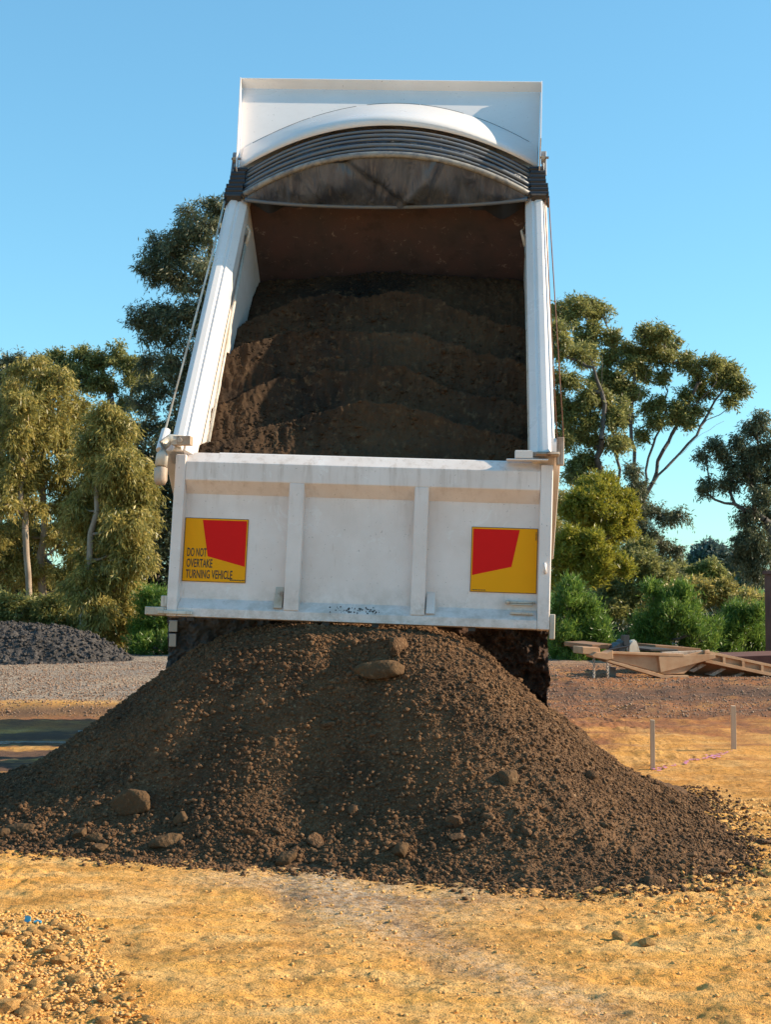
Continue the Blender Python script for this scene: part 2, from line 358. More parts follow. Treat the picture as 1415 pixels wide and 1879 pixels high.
a_green = sstep(58, 75, Y)
a_dark = np.clip((1 - left) * (np.exp(-((Y - 18.2 - .5 * wob) / .8) ** 2) + .5 * np.exp(-((Y - 16.1 - wob) / .35) ** 2)) + left * (np.exp(-((Y - 15.85 - .3 * wob) / .3) ** 2) * .9 + 1.0 * sstep(14.75, 14.3, Y + .5 * wob) * sstep(9.3, 10, Y)) + .45 * sum(np.exp(-((X - x0_ - sl_ * (Y - 6)) / .11) ** 4) * np.clip(.3 + fbm(X, Y, 5, 4, 58) * 1.5, 0, 1) for x0_, sl_ in ((-.33, -.15), (.18, -.17))) * sstep(5.0, 5.8, Y) * sstep(7.8, 7.0, Y), 0, 1)  # mud and tread marks, plus shadow bands painted into the ground colour
g = np_mesh('ground', np.stack([X, Y, Z], -1).reshape(-1, 3), F, None or mat('ground_clay', (0.5, 0.3, 0.12), 0.95, 0, 0.1), smooth=True,
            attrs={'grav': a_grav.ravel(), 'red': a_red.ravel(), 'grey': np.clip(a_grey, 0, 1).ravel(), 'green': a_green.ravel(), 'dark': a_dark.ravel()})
tag(g, kind='structure')
n = NT(g.data.materials[0])
big = n.noise(0.8, 5, 0.6); mid = n.noise(4.5, 5, 0.65, stretch=(0.45, 1, 1)); fine = n.noise(38, 4, 0.7, stretch=(0.6, 1, 1)); vf = n.noise(120, 3, 0.7)
col = n.mix(n.ramp(big, [(0.35, 0.0), (0.65, 1.0)]), (0.86, 0.455, 0.12), (0.72, 0.325, 0.07))
col = n.mix(n.ramp(mid, [(0.42, 0.0), (0.68, 0.85)]), col, (0.86, 0.54, 0.22))
col = n.mix(n.ramp(n.noise(2.3, 5, 0.6, stretch=(0.5, 1, 1)), [(0.50, 0.0), (0.66, 0.85)]), col, (0.50, 0.235, 0.055))
col = n.mix(n.ramp(fine, [(0.55, 0.0), (0.66, 0.85)]), col, (0.26, 0.13, 0.05))
col = n.mix(n.ramp(vf, [(0.58, 0.0), (0.67, 0.8)]), col, (0.15, 0.085, 0.045))
redc = n.mix(n.ramp(n.noise(1.6, 5, 0.65), [(0.4, 0.0), (0.6, 1.0)]), (0.42, 0.17, 0.065), (0.27, 0.125, 0.07))
redc = n.mix(n.ramp(fine, [(0.5, 0.0), (0.64, 0.8)]), redc, (0.13, 0.075, 0.05))
col = n.mix(n.math('MULTIPLY', n.attr('red'), n.ramp(n.noise(2.0, 6, 0.7), [(0.25, 0.25), (0.5, 1.0)])), col, redc)
greyc = n.mix(n.ramp(fine, [(0.44, 0.0), (0.58, 1.0)]), (0.50, 0.41, 0.32), (0.26, 0.18, 0.125))
gm = n.math('MULTIPLY', n.attr('grey'), n.ramp(n.noise(26, 5, 0.75), [(0.36, 0.2), (0.52, 1.0)]))
col = n.mix(gm, col, greyc)
gravc = n.mix(n.ramp(n.noise(0.5, 4, 0.6), [(0.4, 0.0), (0.6, 1.0)]), (0.40, 0.33, 0.27), (0.52, 0.40, 0.29))
gravc = n.mix(n.ramp(n.noise(26, 4, 0.75), [(0.47, 0.0), (0.56, 0.9)]), gravc, (0.11, 0.085, 0.07))
col = n.mix(n.attr('grav'), col, gravc)
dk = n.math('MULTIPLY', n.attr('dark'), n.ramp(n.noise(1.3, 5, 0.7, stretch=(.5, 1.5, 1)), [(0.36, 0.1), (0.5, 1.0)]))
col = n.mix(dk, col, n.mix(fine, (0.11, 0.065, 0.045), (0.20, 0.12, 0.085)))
col = n.mix(n.attr('green'), col, (0.10, 0.19, 0.035))
n.base(col); p = n.bump(fine, 0.8, 0.03); n.bump(vf, 0.8, 0.012, p)
# puddle
pv = []; cx, cy = -3.95, 13.78
for i in range(64):
    t = 2 * math.pi * i / 64; rr = 1 + 0.13 * math.sin(3 * t + 1) + 0.08 * math.sin(7 * t)
    pv.append((cx + 1.75 * rr * math.cos(t), cy + 0.20 * rr * math.sin(t), 0))
zw = float(np.median(ground_z(np.array([-3.9, -3.2, -4.4]), np.array([13.78, 13.78, 13.75])))) + 0.02
mw = mat('muddy_water', (0.20, 0.15, 0.11), 0.22, 0, 0.7); n = NT(mw); n.bump(n.noise(9, 4, 0.6, stretch=(.35, 1, 1)), 1.0, 0.10)
b = MB(); b.add([(x, y, zw) for x, y, _ in pv], [tuple(range(64))]); o = b.build('puddle', mw); tag(o, kind='structure')
# survey paint line on the ground
rng = np.random.default_rng(5)
b = MB(); p0, p1 = np.array([2.14, 11.33]), np.array([3.03, 12.5])
d = (p1 - p0) / np.linalg.norm(p1 - p0); q = np.array([-d[1], d[0]])
for k in range(110):
    t = rng.uniform(0, 1); c = p0 + (p1 - p0) * t + q * rng.normal(0, 0.02); r0 = rng.uniform(0.004, 0.016)
    pts = [(c[0] + r0 * rng.uniform(.6, 1.6) * math.cos(a), c[1] + r0 * rng.uniform(.6, 1.6) * math.sin(a)) for a in np.arange(0, 6.28, 1.05)]
    b.add([(x, y, gz(x, y) + 0.010) for x, y in pts], [tuple(range(len(pts)))])
tag(b.build('painted_line', M['pink']), kind='structure')

# ------------------------------------------------------------------ soil pile
PC = np.array([-0.22, 9.5])
toe = np.array([(-3.05, 9.3), (-2.75, 8.7), (-2.25, 8.12), (-1.65, 7.93), (-1.1, 7.70), (-0.43, 7.60), (0.1, 7.30), (0.62, 7.10), (1.0, 7.04), (1.42, 7.16),
                (1.74, 7.46), (1.93, 7.9), (2.0, 8.5), (2.04, 9.3), (2.1, 10.4), (1.3, 11.5), (0, 11.9), (-1.4, 11.6), (-2.6, 10.7), (-3.0, 10.0)])
tv = toe - PC; ta = np.arctan2(tv[:, 1], tv[:, 0]); tr = np.hypot(tv[:, 0], tv[:, 1]); od = np.argsort(ta); ta, tr = ta[od], tr[od]
ta3 = np.concatenate([ta - 2 * np.pi, ta, ta + 2 * np.pi]); tr3 = np.concatenate([tr, tr, tr])
def pile_z(X, Y, detail=True):
    dx, dy = X - PC[0], Y - PC[1]; th = np.arctan2(dy, dx); r = np.hypot(dx, dy)
    Rr = np.interp(th, ta3, tr3); t = r / Rr
    t = t * (1 + 0.05 * fbm(X, Y, 1.2, 3, 101) + 0.03 * fbm(X, Y, 5, 3, 103) * sstep(.5, 1, t))
    p = np.interp(t, [0, .2, .30, .40, .52, .64, .77, .88, 1.0, 1.3], [1.0, .985, .93, .81, .61, .405, .20, .085, 0, -.18])
    z = 1.20 * p
    if detail:
        e = sstep(1.05, .8, t)
        cl = np.clip(fbm(X, Y, 1.4, 3, 107) * 1.4 + 0.45, 0, 1)
        z = z + 0.035 * fbm(X, Y, 2.2, 3, 105) * e
        w1 = 1 - worley(X, Y, 17, 111); w2 = 1 - worley(X, Y, 42, 113)
        z = z + (0.010 * w1 * cl + 0.008 * w2 + 0.018 * fbm(X, Y, 9, 4, 115, 0.65) * (.4 + cl) + .05 * np.clip(fbm(X, Y, 3.3, 3, 117) - .12, 0, 1)) * sstep(1.12, .95, t)
    return z, t
dxp = 0.0085
px_, py_ = np.arange(-3.3, 2.6, dxp), np.concatenate([np.arange(6.85, 9.9, dxp), np.arange(9.9, 12.0, 0.03)])
X, Y = np.meshgrid(px_, py_); Zp, T = pile_z(X, Y)
G = ground_z(X, Y); Zp = np.where(T > 1.03, np.minimum(Zp, G - 0.05) - 0.03, Zp)
idx = np.arange(X.size).reshape(X.shape)
F = np.stack([idx[:-1, :-1], idx[:-1, 1:], idx[1:, 1:], idx[1:, :-1]], -1).reshape(-1, 4)
keep = (T.ravel()[F] < 1.10).any(1)
F = F[keep]; used = np.unique(F); rm = -np.ones(X.size, int); rm[used] = np.arange(len(used))
Vp = np.stack([X.ravel(), Y.ravel(), Zp.ravel()], -1)[used]; Fp = rm[F]
# crumbs on the surface, all part of the pile's own texture
n_ = 340000; th = rng.uniform(0, 2 * np.pi, n_); tt = np.sqrt(rng.uniform(0, 1, n_)) * 1.02
rr = np.interp(th, ta3, tr3) * tt; cx_, cy_ = PC[0] + rr * np.cos(th), PC[1] + rr * np.sin(th)
zz, t2 = pile_z(cx_, cy_); cov = np.clip(fbm(cx_, cy_, 1.3, 3, 121) * 1.2 + 0.9, 0.5, 1)
ok = (rng.uniform(0, 1, n_) < cov) & (cy_ < 9.9); cx_, cy_, zz = cx_[ok], cy_[ok], zz[ok]
S = 0.0026 + 0.0036 * rng.uniform(0, 1, len(cx_)) ** 1.5 + 0.016 * rng.uniform(0, 1, len(cx_)) ** 22
Vr, Fr = rocks_mesh(rng, np.stack([cx_, cy_, np.maximum(zz, ground_z(cx_, cy_)) + S * 0.3], -1), S, I1, 0.3)
pile = np_mesh('soil_pile', np.concatenate([Vp, Vr]), [Fp, Fr + len(Vp)], M['soil'], smooth=True)
tag(pile, 'large mound of dark crumbly soil tipped on the ground below the raised tailgate', 'soil pile')
# scattered crumbs around the toe (uncountable)
n_ = 9000; th = rng.uniform(-np.pi, 0.4, n_); tt = 1.0 + np.abs(rng.normal(0, 0.055, n_))
rr = np.interp(th, ta3, tr3) * tt; cx_, cy_ = PC[0] + rr * np.cos(th), PC[1] + rr * np.sin(th)
S = 0.004 + 0.013 * rng.uniform(0, 1, n_) ** 5
Vr, Fr = rocks_mesh(rng, np.stack([cx_, cy_, ground_z(cx_, cy_) + S * 0.4], -1), S, I1, 0.3)
o = np_mesh('soil_crumbs', Vr, Fr, M['soil'], smooth=True); tag(o, 'dark soil crumbs scattered along the foot of the mound', 'soil crumbs', kind='stuff')
# clods lying on the pile: px, py, size(px radius), label
def on_pile(px, py):
    """march the view ray through photo pixel to the pile / ground surface"""
    f = 2610.0; th = math.atan(125.5 / f)
    dx = (px - 707.5) / f; dv = (939.5 - py) / f
    dirv = np.array([dx, math.cos(th) - dv * math.sin(th), math.sin(th) + dv * math.cos(th)])
    t = np.arange(3.5, 14, 0.004); P = np.array([0, 0, 1.5]) + t[:, None] * dirv
    h = np.maximum(pile_z(P[:, 0], P[:, 1])[0], ground_z(P[:, 0], P[:, 1])); k = np.argmax(P[:, 2] <= h)
    return P[k]
CL = [
 (243, 1463, 37, 1.15, .75, 'largest brown clod, on the lower left slope of the soil mound'),
 (700, 1222, 36, 1.15, .7, 'big smooth clod half sunk near the summit of the soil mound'),
 (730, 1175, 26, .8, 1.0, 'clod right at the top of the mound just under the tailgate'),
 (930, 1420, 24, .8, 1.0, 'brown clod standing alone halfway down the right of the mound'),
 (735, 1555, 21, 1.0, .9, 'clod at the front foot of the mound, right of its centre line'),
 (580, 1537, 22, 1.0, .9, 'rounded clod low on the front of the mound, third from its centre'),
 (527, 1567, 23, 1.1, .75, 'flat sided clod at the very front toe of the mound'),
 (303, 1540, 24, 1.3, .65, 'blocky elongated clod at the left front foot of the mound'),
 (181, 1552, 17, 1.0, .9, 'small round pale clod at the left front edge on the clay'),
 (178, 1532, 17, 1.1, .8, 'small clod just behind the round pale clod at the left edge'),
 (146, 1525, 16, 1.1, .8, 'clod left of the two small clods at the left foot'),
 (335, 1498, 18, 1.1, .8, 'clod to the lower right of the largest clod'),
 (378, 1501, 10, .8, 1.2, 'small upright clod right of the clod below the largest one'),
 (458, 1522, 14, 1.0, 1.0, 'clod casting a shadow between the elongated clod and the centre'),
 (838, 1502, 19, 1.1, .9, 'knobbly clod right of centre low on the mound'),
 (841, 1533, 15, 1.2, .7, 'dark clod just below the knobbly clod right of centre'),
 (897, 1497, 11, 1.1, .9, 'small clod a hand to the right of the knobbly clod'),
 (967, 1521, 13, 1.1, .9, 'small clod low on the right side of the mound'),
 (1084, 1420, 15, 1.1, .9, 'dark clod on the upper right slope of the mound'),
 (1108, 1511, 10, 1.1, .9, 'small pale clod in the middle of the lower right slope'),
 (1198, 1610, 19, 1.3, .6, 'flat dark clod at the right front toe of the mound'),
 (1318, 1597, 14, 1.2, .7, 'dark clod at the far right toe of the mound'),
 (1172, 1515, 12, 1.3, .7, 'dark low clod on the far right slope'),
 (1268, 1566, 10, 1.1, .8, 'small clod near the bottom of the far right slope'),
 (36, 1515, 19, 1.3, .8, 'clod at the far left edge where the mound meets the picture edge'),
 (8, 1522, 19, 1.1, .8, 'clod cut by the left edge of the photo'),
 (60, 1527, 10, 1.2, .7, 'tiny clod right of the pair at the left edge'),
 (652, 1483, 15, 1.2, .8, 'clod at mid height near the centre of the lower mound'),
 (1400, 1543, 13, 1.4, .8, 'dark clod on the clay past the right end of the mound'),
 (1380, 1535, 9, 1.2, .8, 'small dark clod between the mound and the clod at its right'),
 (510, 1523, 9, 1.1, .8, 'small clod between two larger clods at the centre left foot'),
 (597, 1327, 14, 1.5, .6, 'flat clod on the upper left face of the mound'),
]
for k, (px, py, rp, ax, az, lab) in enumerate(CL):
    P = on_pile(px, py + rp * az * 0.55); r = rp / 2610 * P[1]; V, F = I3; rg = np.random.default_rng(300 + k)
    ph = rg.uniform(0, 50, 3)
    nz = 0.30 * fbm(V[:, 0] + ph[0], V[:, 1] + V[:, 2] * 1.3 + ph[1], 1.1, 2, 7) + 0.11 * fbm(V[:, 0] - V[:, 2] + ph[2], V[:, 1] + ph[0], 5, 4, 9, 0.65)
    W = V * (1 + nz)[:, None]
    for q in range(10):
        nn = rg.normal(size=3); nn /= np.linalg.norm(nn); dd = W @ nn; W = W - np.clip(dd - rg.uniform(.42, .75), 0, 9)[:, None] * nn * .9
    W = W * (1 + .10 * fbm(V[:, 0] * 1 + V[:, 2], V[:, 1] + ph[1], 7, 3, 19, .7))[:, None]
    W = W * np.array([ax, 1.0, az]) * r * 1.12
    if rg.uniform() < .5: W[:, 2] = np.minimum(W[:, 2], r * az * rg.uniform(.6, .9))
    o = np_mesh('soil_clod', W, F, M['clod'] if k in (0, 1, 3, 4, 6, 7, 8, 9, 10, 11, 24, 25, 19) else M['soil'], smooth=True)
    o.location = (P[0], P[1], P[2] + r * az * 0.12); o.rotation_euler = (0, rg.uniform(-.2, .2), rg.uniform(-.5, .5))
    tag(o, lab, 'soil clod', 'clods lying on the soil mound')
# ------------------------------------------------------------------ foreground stones
rs = np.random.default_rng(77); n_s = 0
prot = []
for k in range(6):
    V, F = I2; ph = rs.uniform(0, 50, 3)
    nz = 0.42 * fbm(V[:, 0] + ph[0], V[:, 1] + V[:, 2] + ph[1], 1.2, 3, 5)
    W = V * (1 + nz)[:, None]
    for q in range(7):
        nn = rs.normal(size=3); nn /= np.linalg.norm(nn); dd = W @ nn; c = rs.uniform(.5, .8); W = W - np.clip(dd - c, 0, 9)[:, None] * nn
    me = bpy.data.meshes.new('stone'); me.from_pydata(W.tolist(), [], F.tolist()); me.materials.append(M['stone']); prot.append(me)
def stone(x, y, r, label, group, tall=.7):
    global n_s
    o = bpy.data.objects.new('stone', prot[n_s % 6]); COL.objects.link(o); n_s += 1
    o.location = (x, y, gz(x, y) + r * tall * 0.4); o.scale = (r * rs.uniform(.85, 1.3), r * rs.uniform(.8, 1.1), r * tall)
    o.rotation_euler = (rs.uniform(-.3, .3), rs.uniform(-.3, .3), rs.uniform(0, 6.28)); tag(o, label, 'stone', group); return o
def gp(px, py):
    d = 1.5 * 2610 / (py - 1065); return (px - 707.5) / 2610 * d, d
for px, py, r, lab in ((22, 1850, .055, 'largest yellow stone, at the lower left corner of the photo'), (8, 1812, .045, 'big yellow stone above the largest stone at the left edge'),
                       (70, 1852, .035, 'rounded pale stone right of the largest corner stone'), (75, 1800, .034, 'pale smooth stone in the middle of the left rubble'),
                       (75, 1712, .026, 'flat yellow stone beside the blue plastic scrap'), (20, 1718, .03, 'pale stone at the top left of the rubble'),
                       (232, 1828, .02, 'white angular stone at the right end of the rubble'), (118, 1806, .018, 'small whitish stone in the middle of the rubble'),
                       (1133, 1712, .042, 'pale rock half buried in the clay right of centre'), (1180, 1722, .034, 'pale rock right beside the half buried rock')):
    x, y = gp(px, py); stone(x, y, r, lab, 'loose stones on the clay')
lr = 'yellow stone among the loose rubble at the lower left'
for k in range(150):
    y = rs.uniform(4.75, 6.25); xr = -0.86 - 0.33 * (y - 4.8) - 0.05; x = xr - abs(rs.normal(0, .34)); x = max(x, -0.29 * y)
    if rs.uniform() < .25: x = xr + rs.uniform(0, .25)
    stone(x, y, 0.008 + 0.030 * rs.uniform() ** 2.4, lr, 'yellow stones of the left rubble')
n_ = 5000; cy_ = rs.uniform(4.6, 6.5, n_); cx_ = -0.80 - 0.36 * (cy_ - 4.8) - np.abs(rs.normal(0, .38, n_)) + rs.normal(0, .05, n_)
S = .003 + .008 * rs.uniform(0, 1, n_) ** 2
Va, Fa = rocks_mesh(rs, np.stack([cx_, cy_, ground_z(cx_, cy_) + S * .6], -1), S, I1, .48, .55)
n2 = 6000; cy_ = rs.uniform(4.6, 8.0, n2); cx_ = rs.uniform(-1.0, 2.2, n2) * cy_ / 7.5
S = .0018 + .008 * rs.uniform(0, 1, n2) ** 7
Vb, Fb = rocks_mesh(rs, np.stack([cx_, cy_, ground_z(cx_, cy_) + S * .5], -1), S, I1, .3)
n3 = 5200; cy_ = rs.uniform(6.4, 11.5, n3); cx_ = rs.uniform(.15, .30, n3) * cy_ + .1; kp = fbm(cx_, cy_, 1.4, 3, 5) > 0.02; cx_, cy_ = cx_[kp], cy_[kp]
S = .003 + .014 * rs.uniform(0, 1, len(cx_)) ** 4
Vc, Fc = rocks_mesh(rs, np.stack([cx_, cy_, ground_z(cx_, cy_) + S * .5], -1), S, I1, .3)
n4 = 30000; cy_ = rs.uniform(15.6, 24, n4); cx_ = rs.uniform(-.32, .34, n4) * cy_
S = .005 + .006 * rs.uniform(0, 1, n4) + .012 * rs.uniform(0, 1, n4) ** 12
Vd, Fd = rocks_mesh(rs, np.stack([cx_, cy_, ground_z(cx_, cy_) + S * .5], -1), S, I1, .3)
k1, k2, k3 = len(Va), len(Va) + len(Vb), len(Va) + len(Vb) + len(Vc)
o = np_mesh('grit', np.concatenate([Va, Vb, Vc]), [Fa, Fb + k1, Fc + k2], M['stone'], smooth=False); tag(o, 'loose yellow grit on the clay', 'grit', kind='stuff')
o = np_mesh('far_gravel', Vd, Fd, M['fargrit'], smooth=False); tag(o, 'loose dull gravel on the far ground', 'gravel', kind='stuff')
# blue plastic scrap
b = MB(); x, y = gp(57, 1692); z = gz(x, y) + .012
b.add([(x - .014, y, z - .012), (x + .012, y - .006, z - .012), (x + .016, y + .004, z + .02), (x - .01, y + .006, z + .024), (x - .012, y + .014, z - .008), (x + .014, y + .012, z - .006)],
      [(0, 1, 2, 3), (0, 3, 4), (1, 5, 2), (3, 2, 5, 4), (0, 4, 5, 1)])
b.tube([(x + .03, y, z - .004), (x + .045, y + .004, z), (x + .062, y - .002, z - .003)], .006, 6)
tag(b.build('plastic_scrap', M['blue'], smooth=False), 'torn scrap of bright blue plastic at the left rubble', 'plastic scrap')
# survey stakes
def stake(px, py, h, w, lab, mt):
    x, y = gp(px, py); z0 = gz(x, y); b = MB()
    b.add([(x - w, y - w * .5, z0 - .05), (x + w, y - w * .5, z0 - .05), (x + w, y + w * .5, z0 - .05), (x - w, y + w * .5, z0 - .05),
           (x - w * .95, y - w * .5, z0 + h), (x + w, y - w * .5, z0 + h * .99), (x + w, y + w * .5, z0 + h), (x - w, y + w * .5, z0 + h * 1.005)],
          [(0, 3, 2, 1), (4, 5, 6, 7), (0, 1, 5, 4), (1, 2, 6, 5), (2, 3, 7, 6), (3, 0, 4, 7)])
    tag(b.build('survey_stake', mt, bevel=.002), lab, 'survey stake', 'wooden survey stakes')
stake(1195, 1409, .39, .018, 'short wooden stake at the near end of the pink painted line', M['wood'])
stake(1343, 1376, .385, .022, 'wider wooden stake with a sunlit side at the far end of the pink line', M['wood'])
stake(150, 1345, .10, .022, 'low grey peg beside the puddle on the left', M['steel'])
# dark gravel heap, far left
hx = np.arange(-9.2, -3.9, .03); hy = np.arange(22.8, 26.6, .03); X, Y = np.meshgrid(hx, hy)
t = np.maximum(np.abs((X + 6.45) / 2.1) ** 2.2 + np.abs((Y - 24.7) / 1.35) ** 2, 0) ** .5
Zh = gz(-5, 24) + .60 * np.interp(t, [0, .35, .6, .8, 1, 1.3], [1, .95, .68, .33, 0, -.3]) + .05 * fbm(X, Y, 1.6, 3, 131) + (.03 * (1 - worley(X, Y, 9, 133)) + .06 * fbm(X, Y, 6, 4, 135, .75)) * sstep(1.1, .9, t) - .02
idx = np.arange(X.size).reshape(X.shape); F = np.stack([idx[:-1, :-1], idx[:-1, 1:], idx[1:, 1:], idx[1:, :-1]], -1).reshape(-1, 4)
F = F[(t.ravel()[F] < 1.12).any(1)]
rh = rs.integers(0, X.size, 9000); rh = rh[t.ravel()[rh] < 1.08]
Sg = .012 + .03 * rs.uniform(0, 1, len(rh)) ** 3
Vh, Fh = rocks_mesh(rs, np.stack([X.ravel()[rh] + rs.uniform(-.02, .02, len(rh)), Y.ravel()[rh], Zh.ravel()[rh] + Sg * .4], -1), Sg, I1, .35)
o = np_mesh('gravel_heap', np.concatenate([np.stack([X.ravel(), Y.ravel(), Zh.ravel()], -1), Vh]), [F, Fh + X.size], M['gravel'], smooth=False)
tag(o, 'low heap of dark grey gravel in front of the left trees', 'gravel heap')
# ------------------------------------------------------------------ dump truck
truck = empty('dump_truck', (-0.183, 9.234, 0), (0, R(0.92), R(-3.77)))
tag(truck, 'white dump truck seen from behind with its body raised high, tipping dark soil', 'dump truck')
cp, sp = math.cos(R(51.85)), math.sin(R(51.85)); HZ = 2.33
def B(x, u, w): return (x, u * cp - w * sp, HZ + u * sp + w * cp)
def bx(b, x0, x1, u0, u1, w0, w1): b.T = B; b.box(x0, x1, u0, u1, w0, w1); b.T = None
def uprism(prof, u0, u1, name, m_, parent, bev=.006):
    b = MB(); b.prism(prof, u0, u1, lambda a, p, q: B(p, a, q)); return b.build(name, m_, parent, bevel=bev)
FL = -1.05; UL = 2.88
# floor
b = MB(); bx(b, -1.12, 1.12, 0.0, UL, FL - .05, FL)
for u in np.arange(.15, 2.9, .35): bx(b, -1.12, 1.12, u, u + .06, FL - .15, FL - .05)
for x in (-.42, .36): bx(b, x, x + .08, 0.05, UL, FL - .30, FL - .152)
b.build('body_floor', M['darksteel'], truck)
# side walls
for s in (-1, 1):
    flare = (lambda x, u: x - .045 * (1 - u / UL)) if s < 0 else (lambda x, u: x)
    b = MB(lambda x, u, w: B(flare(x, u), u, w)); _T = b.T
    def bx(b, x0, x1, u0, u1, w0, w1): b.T = _T; b.box(x0, x1, u0, u1, w0, w1); b.T = None
    bx(b, min(s * 1.10, s * 1.16), max(s * 1.10, s * 1.16), 0.0, UL, FL - .03, -.06)
    for u in np.arange(.75, 2.8, .7): bx(b, min(s * 1.162, s * 1.235), max(s * 1.162, s * 1.235), u, u + .09, FL - .03, -.10)
    # rear corner post, swelling out past the gate
    bx(b, min(s * 1.14, s * 1.285), max(s * 1.14, s * 1.285), .02, .17, FL - .05, -.02)
    wall = b.build('side_wall', M['white'], truck, bevel=.006)
    prof = [(1.085, -.15), (1.085, -.055), (1.135, -.012), (1.150, -.020), (1.162, -.004), (1.205, 0), (1.250, -.05), (1.250, -.15)]
    b = MB(); b.prism([(s * p, q) for p, q in prof], .02, UL + .02, lambda a, p, q: B(flare(p, a), a, q)); b.build('side_rail', M['white_clean'], wall, bevel=.005)
    # inner round trim bar running down the wall
    b = MB(); b.tube([B(s * 1.092, .1, -.23), B(s * 1.092, 2.55, -.23)], .012, 6); b.tube([B(s * 1.09, 2.55, -.14), B(s * 1.06, 2.52, -.17), B(s * 1.085, 2.42, -.235)], .014, 6)
    b.build('tie_hook', M['white_dirty'], wall, smooth=True)
def bx(b, x0, x1, u0, u1, w0, w1): b.T = B; b.box(x0, x1, u0, u1, w0, w1); b.T = None
# headboard with arched top
b = MB(); N = 28; rings = []
for i in range(N + 1):
    x = -1.12 + 2.24 * i / N; top = .35 * (1 - (x / 1.12) ** 2) + .01
    rings.append([B(x, UL - .03, FL), B(x, UL - .03, -.05), B(x, UL + .17, -.02), B(x, UL + .17, top), B(x, UL + .20, top), B(x, UL + .20, FL)])
b.loft(rings); b.build('headboard', M['headboard'], truck)
# cab guard plate
b = MB(); n1 = 16
def gp_u(x): return 4.19 - .045 * x / 1.25
b.add([B(-1.185, 3.0, 0), B(1.185, 3.0, 0), B(1.225, gp_u(1.25), 0), B(-1.30, gp_u(-1.25), 0),
       B(-1.185, 3.0, -.012), B(1.185, 3.0, -.012), B(1.225, gp_u(1.25), -.012), B(-1.30, gp_u(-1.25), -.012)],
      [(0, 1, 2, 3), (7, 6, 5, 4), (0, 4, 5, 1), (1, 5, 6, 2), (2, 6, 7, 3), (3, 7, 4, 0)])
guard = b.build('cab_guard', M['white_clean'], truck)
b = MB()   # bent front lip
L_ = [(-1.305, gp_u(-1.25)), (1.23, gp_u(1.25))]
b.loft([[B(x, u, 0), B(x, u + .01, 0), B(x, u + .035, .085), B(x, u + .022, .087)] for x, u in L_]); b.build('front_lip', M['white_clean'], guard, bevel=.003)
for s in (-1, 1):
    et = 1.305 if s < 0 else 1.23; fh = .09 if s < 0 else .34  # right flange made tall at its rear so that it shades the guard plate
    b = MB(); b.add([B(s * 1.19, 3.0, -.015), B(s * 1.19, 3.0, fh), B(s * et, gp_u(s * 1.25) + .02, .10), B(s * et, gp_u(s * 1.25) + .02, -.015),
                     B(s * 1.198, 3.0, -.015), B(s * 1.198, 3.0, fh), B(s * (et + .008), gp_u(s * 1.25) + .02, .10), B(s * (et + .008), gp_u(s * 1.25) + .02, -.015)],
                    [(0, 1, 2, 3), (7, 6, 5, 4), (0, 4, 5, 1), (1, 5, 6, 2), (2, 6, 7, 3), (3, 7, 4, 0)]); b.build('side_flange', M['white_clean'], guard)
# arched fairing from raised rim to guard plate
b = MB(); N = 40; rows = []
for j, t in enumerate([0, .03, .25, .5, .75, 1]):
    row = []
    for i in range(N + 1):
        x = -1.185 + 2.37 * i / N; a = 1 - (x / 1.185) ** 2
        if j == 0: row.append(B(x, 3.09, .40 * a - .0)); continue
        u0, w0 = 3.08, .02 + .425 * a; u1, w1 = 3.36 + .62 * a, .012
        q = t; row.append(B(x, u0 + (u1 - u0) * q, w0 + (w1 - w0) * (q ** 1.15)))
    rows.append(row)
b.loft(rows, closed=False); o = b.build('arched_fairing', M['white_clean'], guard, smooth=True)
b = MB()   # seam bead where the fairing is welded to the plate
def seam(x): a = 1 - (x / 1.185) ** 2; return B(x, 3.366 + .62 * a, .012)
for k in range(5):
    x0 = -1.12 + k * .45; b.tube([seam(x0 + (.44 - .08 * (k % 2)) * i / 9) for i in range(10)], .0018, 5)
b.build('weld_seam', M['darksteel'], guard)
# reflective tape on the fairing, right
b = MB(); b.loft([[B(x, 3.08 + .11 - .02 * 0, .02 + .37 * (1 - (x / 1.185) ** 2) - .022), B(x, 3.08 + .15, .02 + .37 * (1 - (x / 1.185) ** 2) - .034)] for x in (.80, .88, .96, 1.04)], closed=False)
# tarp: bows, folds, hanging flap
def bow(u, rise, name, m_, parent, r=.02, w0=0.0):
    b = MB(); pts = [B(x, u, w0 + rise * (1 - abs(x / 1.13) ** 2.1)) for x in np.linspace(-1.13, 1.13, 33)]
    b.tube(pts, r, 8); return b.build(name, m_, parent, smooth=True)
b = MB(); rows = []
rg = np.random.default_rng(3)
uu = np.linspace(2.735, 3.05, 27)
for j, u in enumerate(uu):
    zig = -.018 * (j % 5 in (1, 2)) - .004 * (j % 3 == 0)
    rows.append([B(x, u + .012 * math.sin(5 * x + j), .375 * (1 - abs(x / 1.12) ** 2.1) + (zig + .018 * math.sin(9 * x + j * 1.7)) - .01) for x in np.linspace(-1.12, 1.12, 49)])
b.loft(rows, closed=False); tarp = b.build('rolled_tarp', M['vinyl'], truck, smooth=True)
for k, u in enumerate((2.74, 2.80, 2.86, 2.92, 2.98, 3.03)):
    bow(u, (.38, .385, .38, .39, .385, .39)[k], 'tarp_bow', M['bow'] if k == 0 else M['hem'], tarp, (.024, .010, .016, .010, .014, .012)[k])
b = MB(); rows = []; nj = 26
